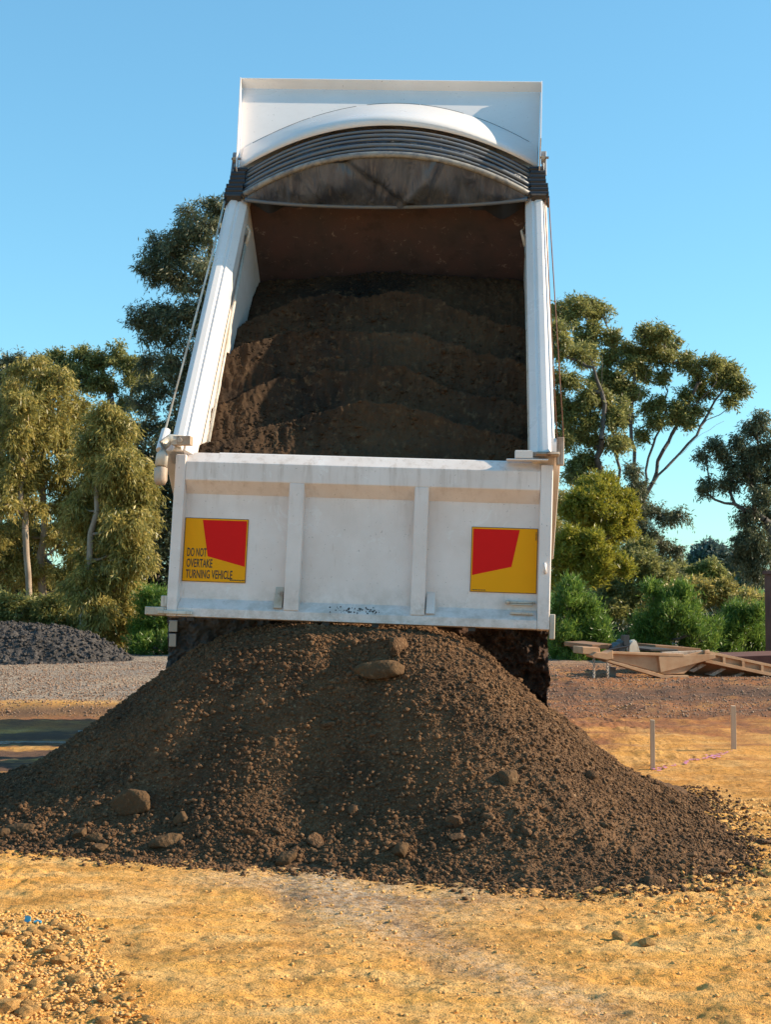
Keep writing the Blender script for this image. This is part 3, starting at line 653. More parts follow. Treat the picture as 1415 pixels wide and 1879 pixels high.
for j in range(nj + 1):
    t = j / nj; row = []
    for i in range(141):
        x = -1.10 + 2.2 * i / 140; a = 1 - abs(x / 1.10) ** 2.0
        top = (2.735, .38 * (1 - abs(x / 1.13) ** 2.1) - .01); hem = (2.70, .0 - .075 * a ** .8)
        fold = .016 * a * math.sin(math.pi * t) * (math.sin(9 * x + 4 * t) + .7 * math.sin(17 * x - 6 * t + 1) + .5 * math.sin(31 * x + 2)) + .03 * a * math.exp(-((x + .35 - .55 * t) / .05) ** 2) - .03 * a * math.exp(-((x - .42 + .3 * t) / .04) ** 2) + .022 * a * math.exp(-((x + .75 - .25 * t) / .04) ** 2)
        bel = -.05 * a * math.sin(math.pi * t)
        row.append(B(x, top[0] + (hem[0] - top[0]) * t + bel + fold, top[1] + (hem[1] - top[1]) * t))
    rows.append(row)
b.loft(rows, closed=False); flap = b.build('tarp_flap', M['vinyl'], tarp, smooth=True)
b = MB(); b.tube([B(x, 2.695, -.075 * max(0, 1 - abs(x / 1.10) ** 2) ** .8) for x in np.linspace(-1.10, 1.10, 41)], .016, 6); b.build('flap_hem', M['hem'], tarp, smooth=True)
for s, wd, dp in ((-1, .42, .11), (1, .46, .17)):
    b = MB(); rows = []
    for j in range(5):
        t = j / 4; rows.append([B(s * (1.08 - wd * i / 12), 2.74 + .03 * math.sin(i), -.02 - dp * t * (math.sin(math.pi * min(1, (i / 12) ** .55)) ** .8 if i < 12 else 0) - .05 * i / 12) for i in range(13)])
    b.loft(rows, closed=False); b.build('tarp_corner', M['black'], tarp, smooth=True)
for s in (-1, 1):
    for k in range(7):
        b = MB(); u = 2.725 + .054 * k; q = .004 * (k % 3)
        b.tube([B(s * (1.118 + q), u, .02), B(s * (1.262 - .006 * k + q), u, .02)], .0235, 10)
        b.tube([B(s * 1.08, u, .02), B(s * 1.12, u, .02)], .010, 6); b.build('bow_roller', M['black'], tarp, smooth=False)
    b = MB(); bx(b, min(s * 1.13, s * 1.24), max(s * 1.13, s * 1.24), 2.69, 2.71, -.05, .04); bx(b, min(s * 1.235, s * 1.27), max(s * 1.235, s * 1.27), 2.68, 2.76, -.07, -.02)
    b.build('roller_carriage', M['darksteel'], tarp)
    b = MB(); c = B(s * 1.225, 3.16, .05)
    b.tube([(c[0] - .014, c[1], c[2]), (c[0] + .014, c[1], c[2])], .05, 14); b.tube([(c[0] - .03 , c[1], c[2]), (c[0] + .045, c[1], c[2])], .01, 6)
    b.tube([B(s * 1.225, 3.02, .0), c], .011, 6); b.tube([B(s * 1.245, 3.0, .0), B(s * 1.245, 3.24, .05)], .008, 6); b.build('cable_pulley', M['steel'], tarp, smooth=False)
b = MB(); b.tube([B(-1.345, .14, -.02), B(-1.275, 2.05, -.03), B(-1.262, 2.70, -.02)], .008, 6); b.build('guide_wire', M['white_dirty'], truck, smooth=True)
for x0, x1 in ((1.262, 1.232), (1.305, 1.262)):
    b = MB(); b.tube([B(x0, .14, -.02), B(x1, 2.72, -.01)], .0045, 5); b.build('guide_wire', M['rust'], truck, smooth=True)
# tailgate
hg, rg_ = R(-5.6), R(1.07); cg, sg = math.cos(rg_), math.sin(rg_)
def G(x, n_, t):
    y = t * math.sin(hg) - n_ * math.cos(hg); z = -t * math.cos(hg) - n_ * math.sin(hg)
    return (x * cg + z * sg, y, HZ - .046 - x * sg + z * cg)
def gx(b, x0, x1, n0, n1, t0, t1): b.T = G; b.box(x0, x1, n0, n1, t0, t1); b.T = None
b = MB(); gx(b, -1.21, 1.21, -.115, -.085, .03, 1.03); gate = b.build('tailgate', M['gate'], truck)
b = MB(); b.prism([(-.10, -.025), (-.07, -.03), (0, .045), (0, .165), (-.084, .245), (-.10, .245)], -1.165, 1.155, lambda a, p, q: G(a, p, q)); b.build('top_beam', M['gate'], gate, bevel=.005)
b = MB(); b.prism([(-.115, -.03), (-.09, -.038), (-.035, .008), (-.05, .02), (-.115, .0)], -.965, .965, lambda a, p, q: G(a, p, q)); b.build('top_strip', M['white_clean'], gate, bevel=.004)
b = MB(); b.prism([(-.084, .935), (-.001, 1.005), (-.001, 1.06), (-.10, 1.06), (-.10, .935)], -1.165, 1.155, lambda a, p, q: G(a, p, q)); b.build('bottom_channel', M['gate'], gate, bevel=.004)
for x0, x1 in ((-1.235, -1.165), (1.155, 1.235)):
    b = MB(); gx(b, x0, x1, -.12, .004, -.002, 1.062); b.build('corner_post', M['gate'], gate, bevel=.008)
for x0, x1 in ((-.475, -.375), (.345, .437)):
    b = MB(); gx(b, x0, x1, -.084, .0015, .167, 1.000); b.build('vertical_rib', M['gate'], gate, bevel=.008)
for x0, sdx in ((-.485, -1), (.445, 1)):
    b = MB(); b.add([G(x0, -.083, .84), G(x0 + sdx * .055, -.083, .84), G(x0 + sdx * .055, -.0, .985), G(x0 , -.0, .985), G(x0 + sdx * .065, -.083, .985), G(x0, -.083, .985)],
                    [(0, 1, 2, 3), (1, 4, 2), (0, 5, 3), (0, 5, 4, 1), (5, 4, 2, 3)]); b.build('gusset', M['white_dirty'] if sdx < 0 else M['white'], gate, bevel=.003)
b = MB(); b.tube([G(.965, -.065, .888), G(1.145, -.065, .888)], .008, 8); b.tube([G(.965, -.082, .888), G(.965, -.05, .888)], .014, 8); b.build('release_rod', M['white_dirty'], gate, smooth=True)
b = MB(); b.tube([G(1.197, .004, .64), G(1.197, .024, .65), G(1.197, .024, .69), G(1.197, .004, .70)], .009, 8); b.build('grab_lug', M['white_clean'], gate, smooth=True)
b = MB(); gx(b, .985, 1.13, -.06, -.02, .955, .967); gx(b, .985, 1.13, -.084, -.045, .90, .905); b.build('latch_slot', M['white_dirty'], gate)
b = MB(); gx(b, -1.375, -1.2355, -.10, .006, 1.005, 1.058); gx(b, -1.29, -1.06, .0045, .02, 1.025, 1.05); gx(b, -1.275, -1.2355, -.08, -.0, .93, 1.004); b.build('latch_lug', M['white_dirty'], gate, bevel=.006)
b = MB(); gx(b, 1.2355, 1.27, -.06, .0, .96, 1.12); b.build('latch_lug', M['white_dirty'], gate, bevel=.006)
b = MB()
for x in (-1.10, -.22, .10, .72): gx(b, x, x + .045, -.05, -.02, 1.0605, 1.085)
b.build('drain_lip', M['darksteel'], gate)
# grime and drips along the bottom channel: real splashes of dried bitumen
b = MB(); rg = np.random.default_rng(9)
for k in range(60):
    t = rg.uniform(0, 1) ** .8; x = -.20 + .34 * t + rg.normal(0, .01); q = .955 + .045 * rg.uniform()
    f_ = (q - .935) / .07; n0 = -.084 + .083 * f_ + .0016; r0 = rg.uniform(.002, .008)
    b.add([G(x - r0, n0, q), G(x, n0 - .0 , q - r0), G(x + r0 * rg.uniform(.5, 1.5), n0, q), G(x, n0 + .002 + r0 * 1.0, q + r0 * rg.uniform(1, 3))], [(0, 1, 2, 3)])
b.build('tar_splash', M['ink'], gate)
# marker plates with their writing
def text_mesh(s, size, sx):
    cu = bpy.data.curves.new('t', 'FONT'); cu.body = s; cu.size = size; cu.space_character = 1.02; cu.resolution_u = 3; cu.offset = .0012
    ob = bpy.data.objects.new('t', cu); COL.objects.link(ob); dg = bpy.context.evaluated_depsgraph_get()
    me = bpy.data.meshes.new_from_object(ob.evaluated_get(dg)); vs = [(v.co.x * sx, v.co.y) for v in me.vertices]; fs = [tuple(p.vertices) for p in me.polygons]
    bpy.data.objects.remove(ob); bpy.data.curves.remove(cu); return vs, fs
def marker(x0, x1, t0, t1, mirror, lines):
    b = MB(); b.m = 0; gx(b, x0, x1, -.0845, -.0795, t0, t1)
    w_, h_ = x1 - x0, t1 - t0
    def P(a, c, lift=0): a = 1 - a if mirror else a; return G(x0 + a * w_, -.0795 + lift, t0 + c * h_)
    b.m = 1; b.add([P(.275, .03, .0008), P(.975, .03, .0008), P(.975, .745, .0008), P(.385, .60, .0008)], [(0, 1, 2, 3)])
    b.m = 2
    e = .008
    for a0, a1, c0, c1 in ((0, 1, 0, e), (0, 1, 1 - e, 1), (0, e, e, 1 - e), (1 - e, 1, e, 1 - e)):
        b.add([P(a0, c0, .0009), P(a1, c0, .0009), P(a1, c1, .0009), P(a0, c1, .0009)], [(0, 1, 2, 3)])
    for s, a, c, sz, sx in lines:
        vs, fs = text_mesh(s, sz * h_ * 1.38, 1.0); wmax = max(v[0] for v in vs); vs = [(v[0] * sx * w_ / wmax, v[1]) for v in vs]
        k = len(b.v)
        for vx, vy in vs: b.v.append(G(x0 + a * w_ + vx, -.0782, t0 + c * h_ - vy))
        for f in fs: b.f.append(tuple(i + k for i in f)); b.mi.append(2)
    return b
b = marker(-1.162, -.742, .405, .825, False, [('DO NOT', .055, .605, .135, .31), ('OVERTAKE', .055, .775, .135, .41), ('TURNING VEHICLE', .055, .945, .135, .735), ('▪ ▬▬▬', .78, .985, .02, 1.2)][:3])
# tiny printed bars (illegible maker line)
for q in range(9): b.m = 2; b.add([G(-.845 + q * .011, -.0782, .805), G(-.837 + q * .011, -.0782, .805), G(-.837 + q * .011, -.0782, .812), G(-.845 + q * .011, -.0782, .812)], [(0, 1, 2, 3)])
tag(b.build('marker_plate', [M['yellow'], M['red'], M['ink']], gate), 'square yellow and red plate reading DO NOT OVERTAKE TURNING VEHICLE')
b = marker(.722, 1.150, .405, .828, True, [])
for q in range(9): b.m = 2; b.add([G(.735 + q * .010, -.0782, .812), G(.742 + q * .010, -.0782, .812), G(.742 + q * .010, -.0782, .818), G(.735 + q * .010, -.0782, .818)], [(0, 1, 2, 3)])
for q in range(6): b.m = 2; b.add([G(1.136, -.0782, .43 + q * .009), G(1.143, -.0782, .43 + q * .009), G(1.143, -.0782, .436 + q * .009), G(1.136, -.0782, .436 + q * .009)], [(0, 1, 2, 3)])
tag(b.build('marker_plate', [M['yellow'], M['red'], M['ink']], gate), 'square yellow and red plate without a legend')
# hinge arms, left is a bent rusty pipe horn
b = MB(); b.tube([B(-1.345, .02, -.02), B(-1.335, .20, -.02)], .032, 12); b.build('hinge_cylinder', M['white_clean'], truck, smooth=False)
b = MB(); b.tube([(-1.18, -.02, 2.40), (-1.27, -.03, 2.405), (-1.305, -.04, 2.37), (-1.315, -.05, 2.30), (-1.32, -.06, 2.225)], [.028, .034, .038, .040, .042], 12)
b.build('hinge_horn', M['white_dirty'], truck, smooth=True)
b = MB(); b.tube([(-1.32, -.055, 2.222), (-1.32, -.06, 2.21), (-1.32, -.06, 2.13), (-1.32, -.06, 2.10)], [.030, .044, .044, .030], 12); b.build('hinge_sleeve', M['rusty'], truck, smooth=True)
b = MB(); b.box(-1.26, -1.13, -.055, .03, 2.365, 2.425); b.tube([(-1.20, -.058, 2.395), (-1.20, -.066, 2.395)], .018, 10); b.build('hinge_block', M['rusty'], truck, bevel=.006)
b = MB(); b.box(.985, 1.10, -.06, .03, 2.300, 2.352); b.box(.93, 1.2, -.065, .06, 2.286, 2.297); b.build('hinge_block', M['white_clean'], truck, bevel=.005)
b = MB(); b.box(1.10, 1.285, -.03, .02, 2.316, 2.345); b.box(1.255, 1.30, -.05, .04, 2.26, 2.44); b.tube([(1.12, -.05, 2.33), (1.27, -.05, 2.33)], .016, 10); b.build('hinge_arm', M['rusty'], truck, bevel=.005)
# chassis, axles, wheels, flaps, cab
b = MB()
for x in (-.44, .36): b.box(x, x + .08, .35, 6.2, .86, 1.12)
for y in (.9, 2.2, 3.6, 5.0): b.box(-.36, .36, y, y + .1, .90, 1.08)
b.box(-.44, -.30, .30, .55, 1.12, 1.52); b.box(.30, .44, .30, .55, 1.12, 1.52)
b.build('chassis', M['darksteel'], truck, bevel=.005)
b = MB(); b.box(-1.18, 1.18, .40, .50, 1.02, 1.26); b.box(-1.32, -1.19, .42, .47, 1.08, 1.20); b.build('rear_crossmember', M['mud'], truck, bevel=.006)
for x0, x1, muddy in ((-1.34, -.64, 0), (.62, 1.235, 1)):
    nx_, nz_ = 110, 130; X, Z_ = np.meshgrid(np.linspace(x0, x1, nx_), np.linspace(.36, 1.24, nz_))
    D = (.05 + .12 * np.clip(fbm(X, Z_, 4, 4, 141) + .25, 0, 1) + .12 * fbm(X, Z_, 9, 4, 143, .7)) * (1 if muddy else .45)
    if muddy: X = X + .03 * fbm(X * 0 + x0, Z_, 9, 3, 145) * (X > x1 - .1)
    V = np.stack([X.ravel(), (.40 - D).ravel(), Z_.ravel()], -1); V2 = V.copy(); V2[:, 1] = .44
    idx = np.arange(nx_ * nz_).reshape(nz_, nx_); Fq = np.stack([idx[:-1, :-1], idx[:-1, 1:], idx[1:, 1:], idx[1:, :-1]], -1).reshape(-1, 4)
    rim = np.concatenate([idx[0, :], idx[1:, -1], idx[-1, -2::-1], idx[-2:0:-1, 0]]); k = nx_ * nz_
    Fr_ = np.stack([np.roll(rim, -1), rim, rim + k, np.roll(rim, -1) + k], -1)
    o = np_mesh('mudflap', np.concatenate([V, V2]), [Fq, Fq[:, ::-1] + k, Fr_], M['mud'] if muddy else M['darksteel'], truck, smooth=True)
    if muddy: tag(o, 'mud caked rear flap')
b = MB(); b.box(-1.33, -1.27, .33, .37, 1.13, 1.21); b.box(-1.325, -1.275, .325, .34, 1.03, 1.12); b.build('tail_lamp', M['steel'], truck, bevel=.004)
def wheel(x, y, w):
    b = MB(); prof = [(.28, -.5), (.44, -.5), (.505, -.44), (.52, -.3), (.52, .3), (.505, .44), (.44, .5), (.28, .5)]; n_ = 40
    b.loft([[(x + q * w, y + r * math.cos(t), .52 + r * math.sin(t)) for r, q in prof] for t in [2 * math.pi * k / n_ for k in range(n_ + 1)]], True, False)
    for k in range(n_):
        t = 2 * math.pi * (k + .25) / n_; c, s_ = math.cos(t), math.sin(t); r0, r1 = .515, .532
        b.add([(x + a * w, y + r * c - e_ * s_, .52 + r * s_ + e_ * c) for r in (r0, r1) for a, e_ in ((-.42, -.013), (.42, -.013), (.42, .018), (-.42, .018))], [(0, 3, 2, 1), (4, 5, 6, 7), (0, 1, 5, 4), (1, 2, 6, 5), (2, 3, 7, 6), (3, 0, 4, 7)])
    o = b.build('wheel', M['black'], truck, smooth=False)
    b = MB(); b.loft([[(x + q * w, y + r * math.cos(t), .52 + r * math.sin(t)) for r, q in ((.275, -.45), (.275, .45), (.10, .15), (.09, .4), (.01, .4), (.01, -.4))] for t in [2 * math.pi * k / 24 for k in range(25)]], True, False)
    b.build('rim', M['chrome'], o)
for y in (1.55, 2.85):
    for x in (-1.03, -.71, .71, 1.03): wheel(x, y, .26)
    b = MB(); b.tube([(-.9, y, .52), (.9, y, .52)], .07, 10); b.build('axle', M['darksteel'], truck, smooth=True)
for x in (-.98, .98): wheel(x, 5.7, .28)
b = MB(); b.tube([(0, 3.55, 1.05), (0, 3.2, 2.3)], .09, 14); b.tube([(0, 3.2, 2.3), (0, 2.72, 3.85)], .055, 12); b.build('hoist_ram', M['steel'], truck, smooth=False)
b = MB(); prof = [(4.35, .95), (4.35, 2.72), (4.5, 2.82), (5.9, 2.78), (6.25, 1.95), (6.35, .70), (6.2, .55), (6.12, .55), (6.05, 1.02), (5.35, 1.02), (5.2, .75), (4.9, .75)]
b.prism(prof, -1.15, 1.15, lambda a, p, q: (a, p, q)); cab_ = b.build('cab', M['white_clean'], truck, bevel=.03)
b = MB(); b.box(-.85, .85, 4.342, 4.349, 1.9, 2.5); b.build('rear_window', M['glass'], cab_)
for s in (-1, 1):
    b = MB(); b.prism([(4.75, 1.75), (4.8, 2.55), (5.75, 2.52), (6.02, 1.75)], s * 1.151, s * 1.156, lambda a, p, q: (a, p, q)); b.build('side_window', M['glass'], cab_)
    b = MB(); b.box(min(s * 1.2, s * 1.4), max(s * 1.2, s * 1.4), 6.0, 6.06, 1.75, 2.25); b.tube([(s * 1.14, 6.0, 2.2), (s * 1.25, 6.03, 2.2)], .015, 6); b.build('wing_mirror', M['black'], cab_, bevel=.02)
b = MB(); b.add([(-1.0, 5.93, 2.72), (1.0, 5.93, 2.72), (1.05, 6.262, 1.97), (-1.05, 6.262, 1.97)], [(0, 1, 2, 3)]); b.build('windscreen', M['glass'], cab_)
b = MB(); b.tube([(.78, 3.5, .75), (.78, 4.2, .75)], .28, 20); b.build('fuel_tank', M['chrome'], truck, smooth=False)
# ------------------------------------------------------------------ load still in the body
nu, nx2 = 330, 300
U, Xl = np.meshgrid(np.linspace(-.02, 2.80, nu), np.linspace(-1.098, 1.098, nx2), indexing='ij')
arch = .22 * (Xl / 1.1 - .05) ** 2 + .20 * fbm(Xl, U * .3, 1.2, 4, 151, .5)
s_ = U + arch * 1.6
base_w = np.interp(U, [-.1, .4, 1.2, 2.0, 2.45, 2.8], [-.30, -.42, -.56, -.66, -.70, -.83])
def saw(c, wd, amp): d_ = s_ - c; return amp * np.where(d_ < 0, np.exp(d_ / wd), -np.exp(-d_ / (wd * .16)) * 1.0 + 0) * np.where(d_ < 0, 1, np.exp(-d_ / .25))
W_ = base_w + saw(.62, .30, .17 + .08 * fbm(Xl, U * 0, 1.3, 2, 171)) + saw(1.12, .3, .10 + .10 * fbm(Xl, U * 0, 1.6, 2, 172)) + saw(1.62, .28, .16 + .08 * fbm(Xl, U * 0, 1.3, 2, 173)) + saw(2.15, .25, .15)
tri = np.clip(1 - np.abs(Xl - .02) / .62, 0, 1)
W_ += .12 * sstep(-.45, -1.1, Xl) * sstep(2.1, 1.3, U) + .05 * sstep(.7, 1.1, Xl)
W_ += .10 * tri * np.exp(-((U - 1.35) / .28) ** 2) - .10 * (Xl / 1.1) ** 2 - .03 * np.clip(Xl, 0, 2)
W_ += .036 * fbm(Xl, U * .6, 2.2, 5, 153) + .026 * fbm(Xl * 2.4, U * .8, 6, 5, 155, .65) + .02 * np.abs(fbm(Xl + .1 * fbm(Xl, U, 3, 2, 9), U, 3.2, 4, 163)) + .010 * (1 - worley(Xl, U, 15, 157)) * np.clip(fbm(Xl, U, 1.6, 2, 159) * 3 + .3, 0, 1)
Xs_ = Xl - .045 * (1 - U / UL) * sstep(0, -1.1, Xl)
PB = np.stack([Xs_, U * cp - W_ * sp, HZ + U * sp + W_ * cp], -1).reshape(-1, 3)
PBb = np.stack([Xs_, U * cp - (FL + .01) * sp, HZ + U * sp + (FL + .01) * cp], -1).reshape(-1, 3)
idx = np.arange(nu * nx2).reshape(nu, nx2); Fq = np.stack([idx[:-1, :-1], idx[:-1, 1:], idx[1:, 1:], idx[1:, :-1]], -1).reshape(-1, 4)
rim = np.concatenate([idx[0, :], idx[1:, -1], idx[-1, -2::-1], idx[-2:0:-1, 0]]); k = nu * nx2
rl = np.random.default_rng(12); pk = rl.integers(0, nu * nx2, 18000); pk = pk[rl.uniform(0, 1, len(pk)) < np.clip(.45 + 1.6 * fbm(Xl.ravel()[pk], U.ravel()[pk], 1.7, 3, 181), .04, 1)]
Sl = .003 + .006 * rl.uniform(0, 1, len(pk)) ** 2 + .016 * rl.uniform(0, 1, len(pk)) ** 16
Vl, Fl = rocks_mesh(rl, PB[pk] + rl.normal(0, .003, (len(pk), 3)), Sl, I1, .35)
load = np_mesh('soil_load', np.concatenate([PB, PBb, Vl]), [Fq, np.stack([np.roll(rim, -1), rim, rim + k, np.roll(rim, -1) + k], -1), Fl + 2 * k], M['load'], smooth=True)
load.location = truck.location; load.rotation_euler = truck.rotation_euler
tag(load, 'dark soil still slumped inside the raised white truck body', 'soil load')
# soil sliding out under the gate onto the mound
# ------------------------------------------------------------------ trees
def tree(name, label, cat, pxclumps, d, leaf, bark_m, trunk, n_leaf, L=.12, Wd=.022, droop=.9, group=None, seed=0, sub=.30, base_r=.12, dspread=1.0, up=0.0, shell=.75, zr=.8, limbs=()):
    """pxclumps: (px,py,rad_px) crown masses seen at distance d, turned into world spheres; trunk: list of px points from the base upwards"""
    rg = np.random.default_rng(seed); k = d / 2610
    C = []
    for c in pxclumps:
        dd = d + rg.uniform(-1, 1) * c[2] * k * dspread * 1.2
        p = at(c[0], c[1], dd); C.append((p[0], p[1], p[2], c[2] * k * .92, c[3] if len(c) > 3 else zr))
    C = np.array(C); C2 = []
    for c in C:
        for q in range(4):
            of = rg.normal(size=3); of /= np.linalg.norm(of); rr_ = c[3] * rg.uniform(.25, .75)
            C2.append((*(c[:3] + of * rr_ * 1.15), c[3] * rg.uniform(.40, .75), c[4]))
    C = np.array(C2)
    bx0 = at(*trunk[0], d); root = empty(name, (bx0[0], bx0[1], gz(bx0[0], bx0[1]) - .05)); tag(root, label, cat, group)
    O = np.array(root.location)
    # skeleton
    nodes = [O.copy()]; par = [-1]
    for li, line in enumerate([trunk[1:]] + list(limbs)):
        steps = [np.array(at(px, py, d + (0 if li == 0 else rg.uniform(-1, 1) * .9 * (k_ + 1) / len(line)))) for k_, (px, py) in enumerate(line)]
        last = 0 if li == 0 else int(np.argmin([np.linalg.norm(np.array(q_) - steps[0]) for q_ in nodes])); prev = np.array(nodes[last])
        for q in steps:
            m_ = max(2, int(np.linalg.norm(q - prev) / .35)); p0 = prev.copy()
            for j in range(1, m_ + 1):
                p = p0 + (q - p0) * j / m_ + rg.normal(0, .035, 3) * (j < m_); nodes.append(p); par.append(last); last = len(nodes) - 1
            prev = q
    order = np.argsort([np.linalg.norm(c[:3] - nodes[-1]) for c in C])
    subs = []; subc = []
    for ci in order:
        c = C[ci]; cen = c[:3]
        A = np.array(nodes); dv_ = cen - A; dist = np.linalg.norm(dv_, axis=1)
        pen = dist + np.clip(A[:, 2] - cen[2] + .35 * np.hypot(dv_[:, 0], dv_[:, 1]), 0, 9) * 1.6; pen[:2] += 3
        j = int(np.argmin(pen)); a = A[j]; m_ = max(3, int(dist[j] / .4)); last = j
        bow_ = np.array([0, 0, 1.0]) * dist[j] * .12
        for t in np.linspace(0, 1, m_ + 1)[1:]:
            p = a + (cen - a) * t - bow_ * math.sin(math.pi * t) + rg.normal(0, .045, 3) * dist[j] * .35 * (t < 1)
            nodes.append(p); par.append(last); last = len(nodes) - 1
        # sub clusters
        ns = int(np.clip(8 + 36 * c[3] ** 1.5, 8, 60))
        dirs = rg.normal(size=(ns, 3)); dirs /= np.linalg.norm(dirs, axis=1)[:, None]; dirs[:, 2] += .15
        rad = c[3] * rg.uniform(.05, 1.15, ns) ** .6
        P = cen + dirs * rad[:, None] * np.array([1, 1, c[4]])
        for p in P:
            subs.append((*p, c[3])); subc.append(cen - np.array([0, 0, .3 * c[3]])); e = nodes[last] if rg.uniform() < .6 else nodes[max(0, par[last])]
            src = last if rg.uniform() < .6 else par[last]
            mid_ = (nodes[src] + p) / 2 + rg.normal(0, .06, 3) * c[3] - np.array([0, 0, .08 * c[3]])
            nodes.append(mid_); par.append(src); nodes.append(p); par.append(len(nodes) - 2)
    A = np.array(nodes); par = np.array(par); cnt = np.zeros(len(A))
    ch = np.bincount(par[par >= 0], minlength=len(A)); cnt[ch == 0] = 1
    for i in range(len(A) - 1, 0, -1): cnt[par[i]] += cnt[i]
    rad = base_r * (cnt / cnt[0]) ** .5; rad = np.maximum(rad, .0045 * max(1, d / 35))
    # tubes
    ks = 6; a, b_ = A[par[1:]], A[1:]; dv = b_ - a; ln = np.linalg.norm(dv, axis=1)[:, None] + 1e-9; dv = dv / ln
    upv = np.where(np.abs(dv[:, 2:3]) > .9, np.array([[1., 0, 0]]), np.array([[0, 0, 1.]]))
    s1 = np.cross(dv, upv); s1 /= np.linalg.norm(s1, axis=1)[:, None]; s2 = np.cross(s1, dv)
    ang = np.arange(ks) * 2 * np.pi / ks; ca, sa = np.cos(ang), np.sin(ang)
    ring = s1[:, None] * ca[None, :, None] + s2[:, None] * sa[None, :, None]
    r1 = rad[1:]; r0 = np.minimum(rad[par[1:]], r1 * 1.35 + .004)
    V = np.concatenate([a[:, None] + ring * r0[:, None, None], b_[:, None] + ring * r1[:, None, None]], 1) - O
    m_ = len(a); i0 = np.arange(m_)[:, None] * 2 * ks + np.arange(ks)[None]; i1 = np.arange(m_)[:, None] * 2 * ks + (np.arange(ks)[None] + 1) % ks
    F = np.stack([i0, i1, i1 + ks, i0 + ks], -1).reshape(-1, 4)
    np_mesh('trunk', V.reshape(-1, 3), F, bark_m, root, smooth=True)
    # leaves
    S_ = np.array(subs); CC = np.array(subc)
    per = 22; nsp = int(n_leaf * (1.0 if up == 0 else .9)) // per; n_leaf = nsp * per
    wgt = rg.uniform(.3, 1.7, len(S_)) * S_[:, 3] ** .8; wgt /= wgt.sum(); sidx = rg.choice(len(S_), nsp, p=wgt)
    outw = S_[sidx, :3] - CC[sidx]; outw /= np.linalg.norm(outw, axis=1)[:, None] + 1e-6
    sdir = rg.normal(size=(nsp, 3)) * .75 + outw * .75; sdir[:, 2] += (.9 * up + .15 if up > 0 else -.12 * droop)
    sdir /= np.linalg.norm(sdir, axis=1)[:, None]
    slen = np.clip(S_[sidx, 3] * .8, .18, .5) * rg.uniform(.5, 1.5, nsp) * (1 + d / 160)
    sag = .35 * droop if up == 0 else 0
    tt_ = rg.uniform(.05, 1, (nsp, per)); 
    P = S_[sidx, None, :3] + sdir[:, None] * (tt_ * slen[:, None])[..., None]
    P[..., 2] -= sag * tt_ ** 2 * slen[:, None]
    P += rg.normal(size=P.shape) * .42 * L
    ax = rg.normal(size=P.shape) * np.array([.7, .7, .6]) + .6 * sdir[:, None]; ax[..., 2] += .5 * up - droop
    P = P.reshape(-1, 3); ax = ax.reshape(-1, 3); sidx = np.repeat(sidx, per); spv = np.repeat(rg.uniform(0, 1, nsp), per)
    ax /= np.linalg.norm(ax, axis=1)[:, None]
    sd_ = np.cross(ax, rg.normal(size=(n_leaf, 3))); sd_ /= np.linalg.norm(sd_, axis=1)[:, None]
    l = (.95 if up == 0 else 1.15) * L * rg.uniform(.6, 1.4, n_leaf)[:, None]; w = .72 * Wd * rg.uniform(.7, 1.3, n_leaf)[:, None]
    V = np.stack([P, P + ax * l * .45 + sd_ * w, P + ax * l, P + ax * l * .45 - sd_ * w], 1).reshape(-1, 3) - O
    F = np.arange(n_leaf * 4).reshape(-1, 4)
    cv = rg.uniform(0, 1, len(S_)); v = np.clip(.25 * cv[sidx] + .35 * spv + .5 * rg.uniform(0, 1, n_leaf) - .05, 0, 1)
    np_mesh('crown', V, F, leaf, root, attrs={'v': np.repeat(v, 4)})
    return root
Q = dict
GL, GR = 'trees on the left of the site', 'trees on the right of the site'
# ---- left side
tree('eucalyptus_tree', 'tallest dark green gum tree rising just left of the raised truck body', 'tree',
     [(395, 372, 30), (352, 400, 34), (315, 418, 26), (290, 440, 22), (375, 425, 42), (330, 455, 36), (278, 478, 24), (262, 492, 16), (300, 500, 30), (385, 490, 50), (345, 520, 36), (300, 560, 34), (262, 575, 22), (250, 590, 14), (330, 590, 42), (290, 620, 32),
      (385, 580, 50), (350, 650, 44), (312, 670, 34), (385, 660, 40), (280, 715, 28), (330, 730, 40), (260, 745, 26), (300, 780, 40), (245, 790, 28), (360, 760, 40), (420, 420, 40), (430, 520, 50), (430, 620, 50), (270, 660, 22), (330, 800, 50)],
     35, M['lf_gum'], M['bark_dark'], [(400, 1170), (385, 950), (370, 760), (375, 600), (380, 470)], 60000, .13, .020, .8, GL, 1, .34, .16)
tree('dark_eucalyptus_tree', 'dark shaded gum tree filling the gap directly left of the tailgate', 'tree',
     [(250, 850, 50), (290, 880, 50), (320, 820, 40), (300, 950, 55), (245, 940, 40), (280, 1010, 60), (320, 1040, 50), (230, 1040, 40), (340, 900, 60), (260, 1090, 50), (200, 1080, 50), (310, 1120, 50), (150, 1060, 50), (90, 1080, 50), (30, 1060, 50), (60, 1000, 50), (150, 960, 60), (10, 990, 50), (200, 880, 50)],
     39, M['lf_dark'], M['bark_dark'], [(290, 1170), (285, 1050), (280, 930), (290, 850)], 48000, .16, .034, .7, GL, 2, .42, .16)
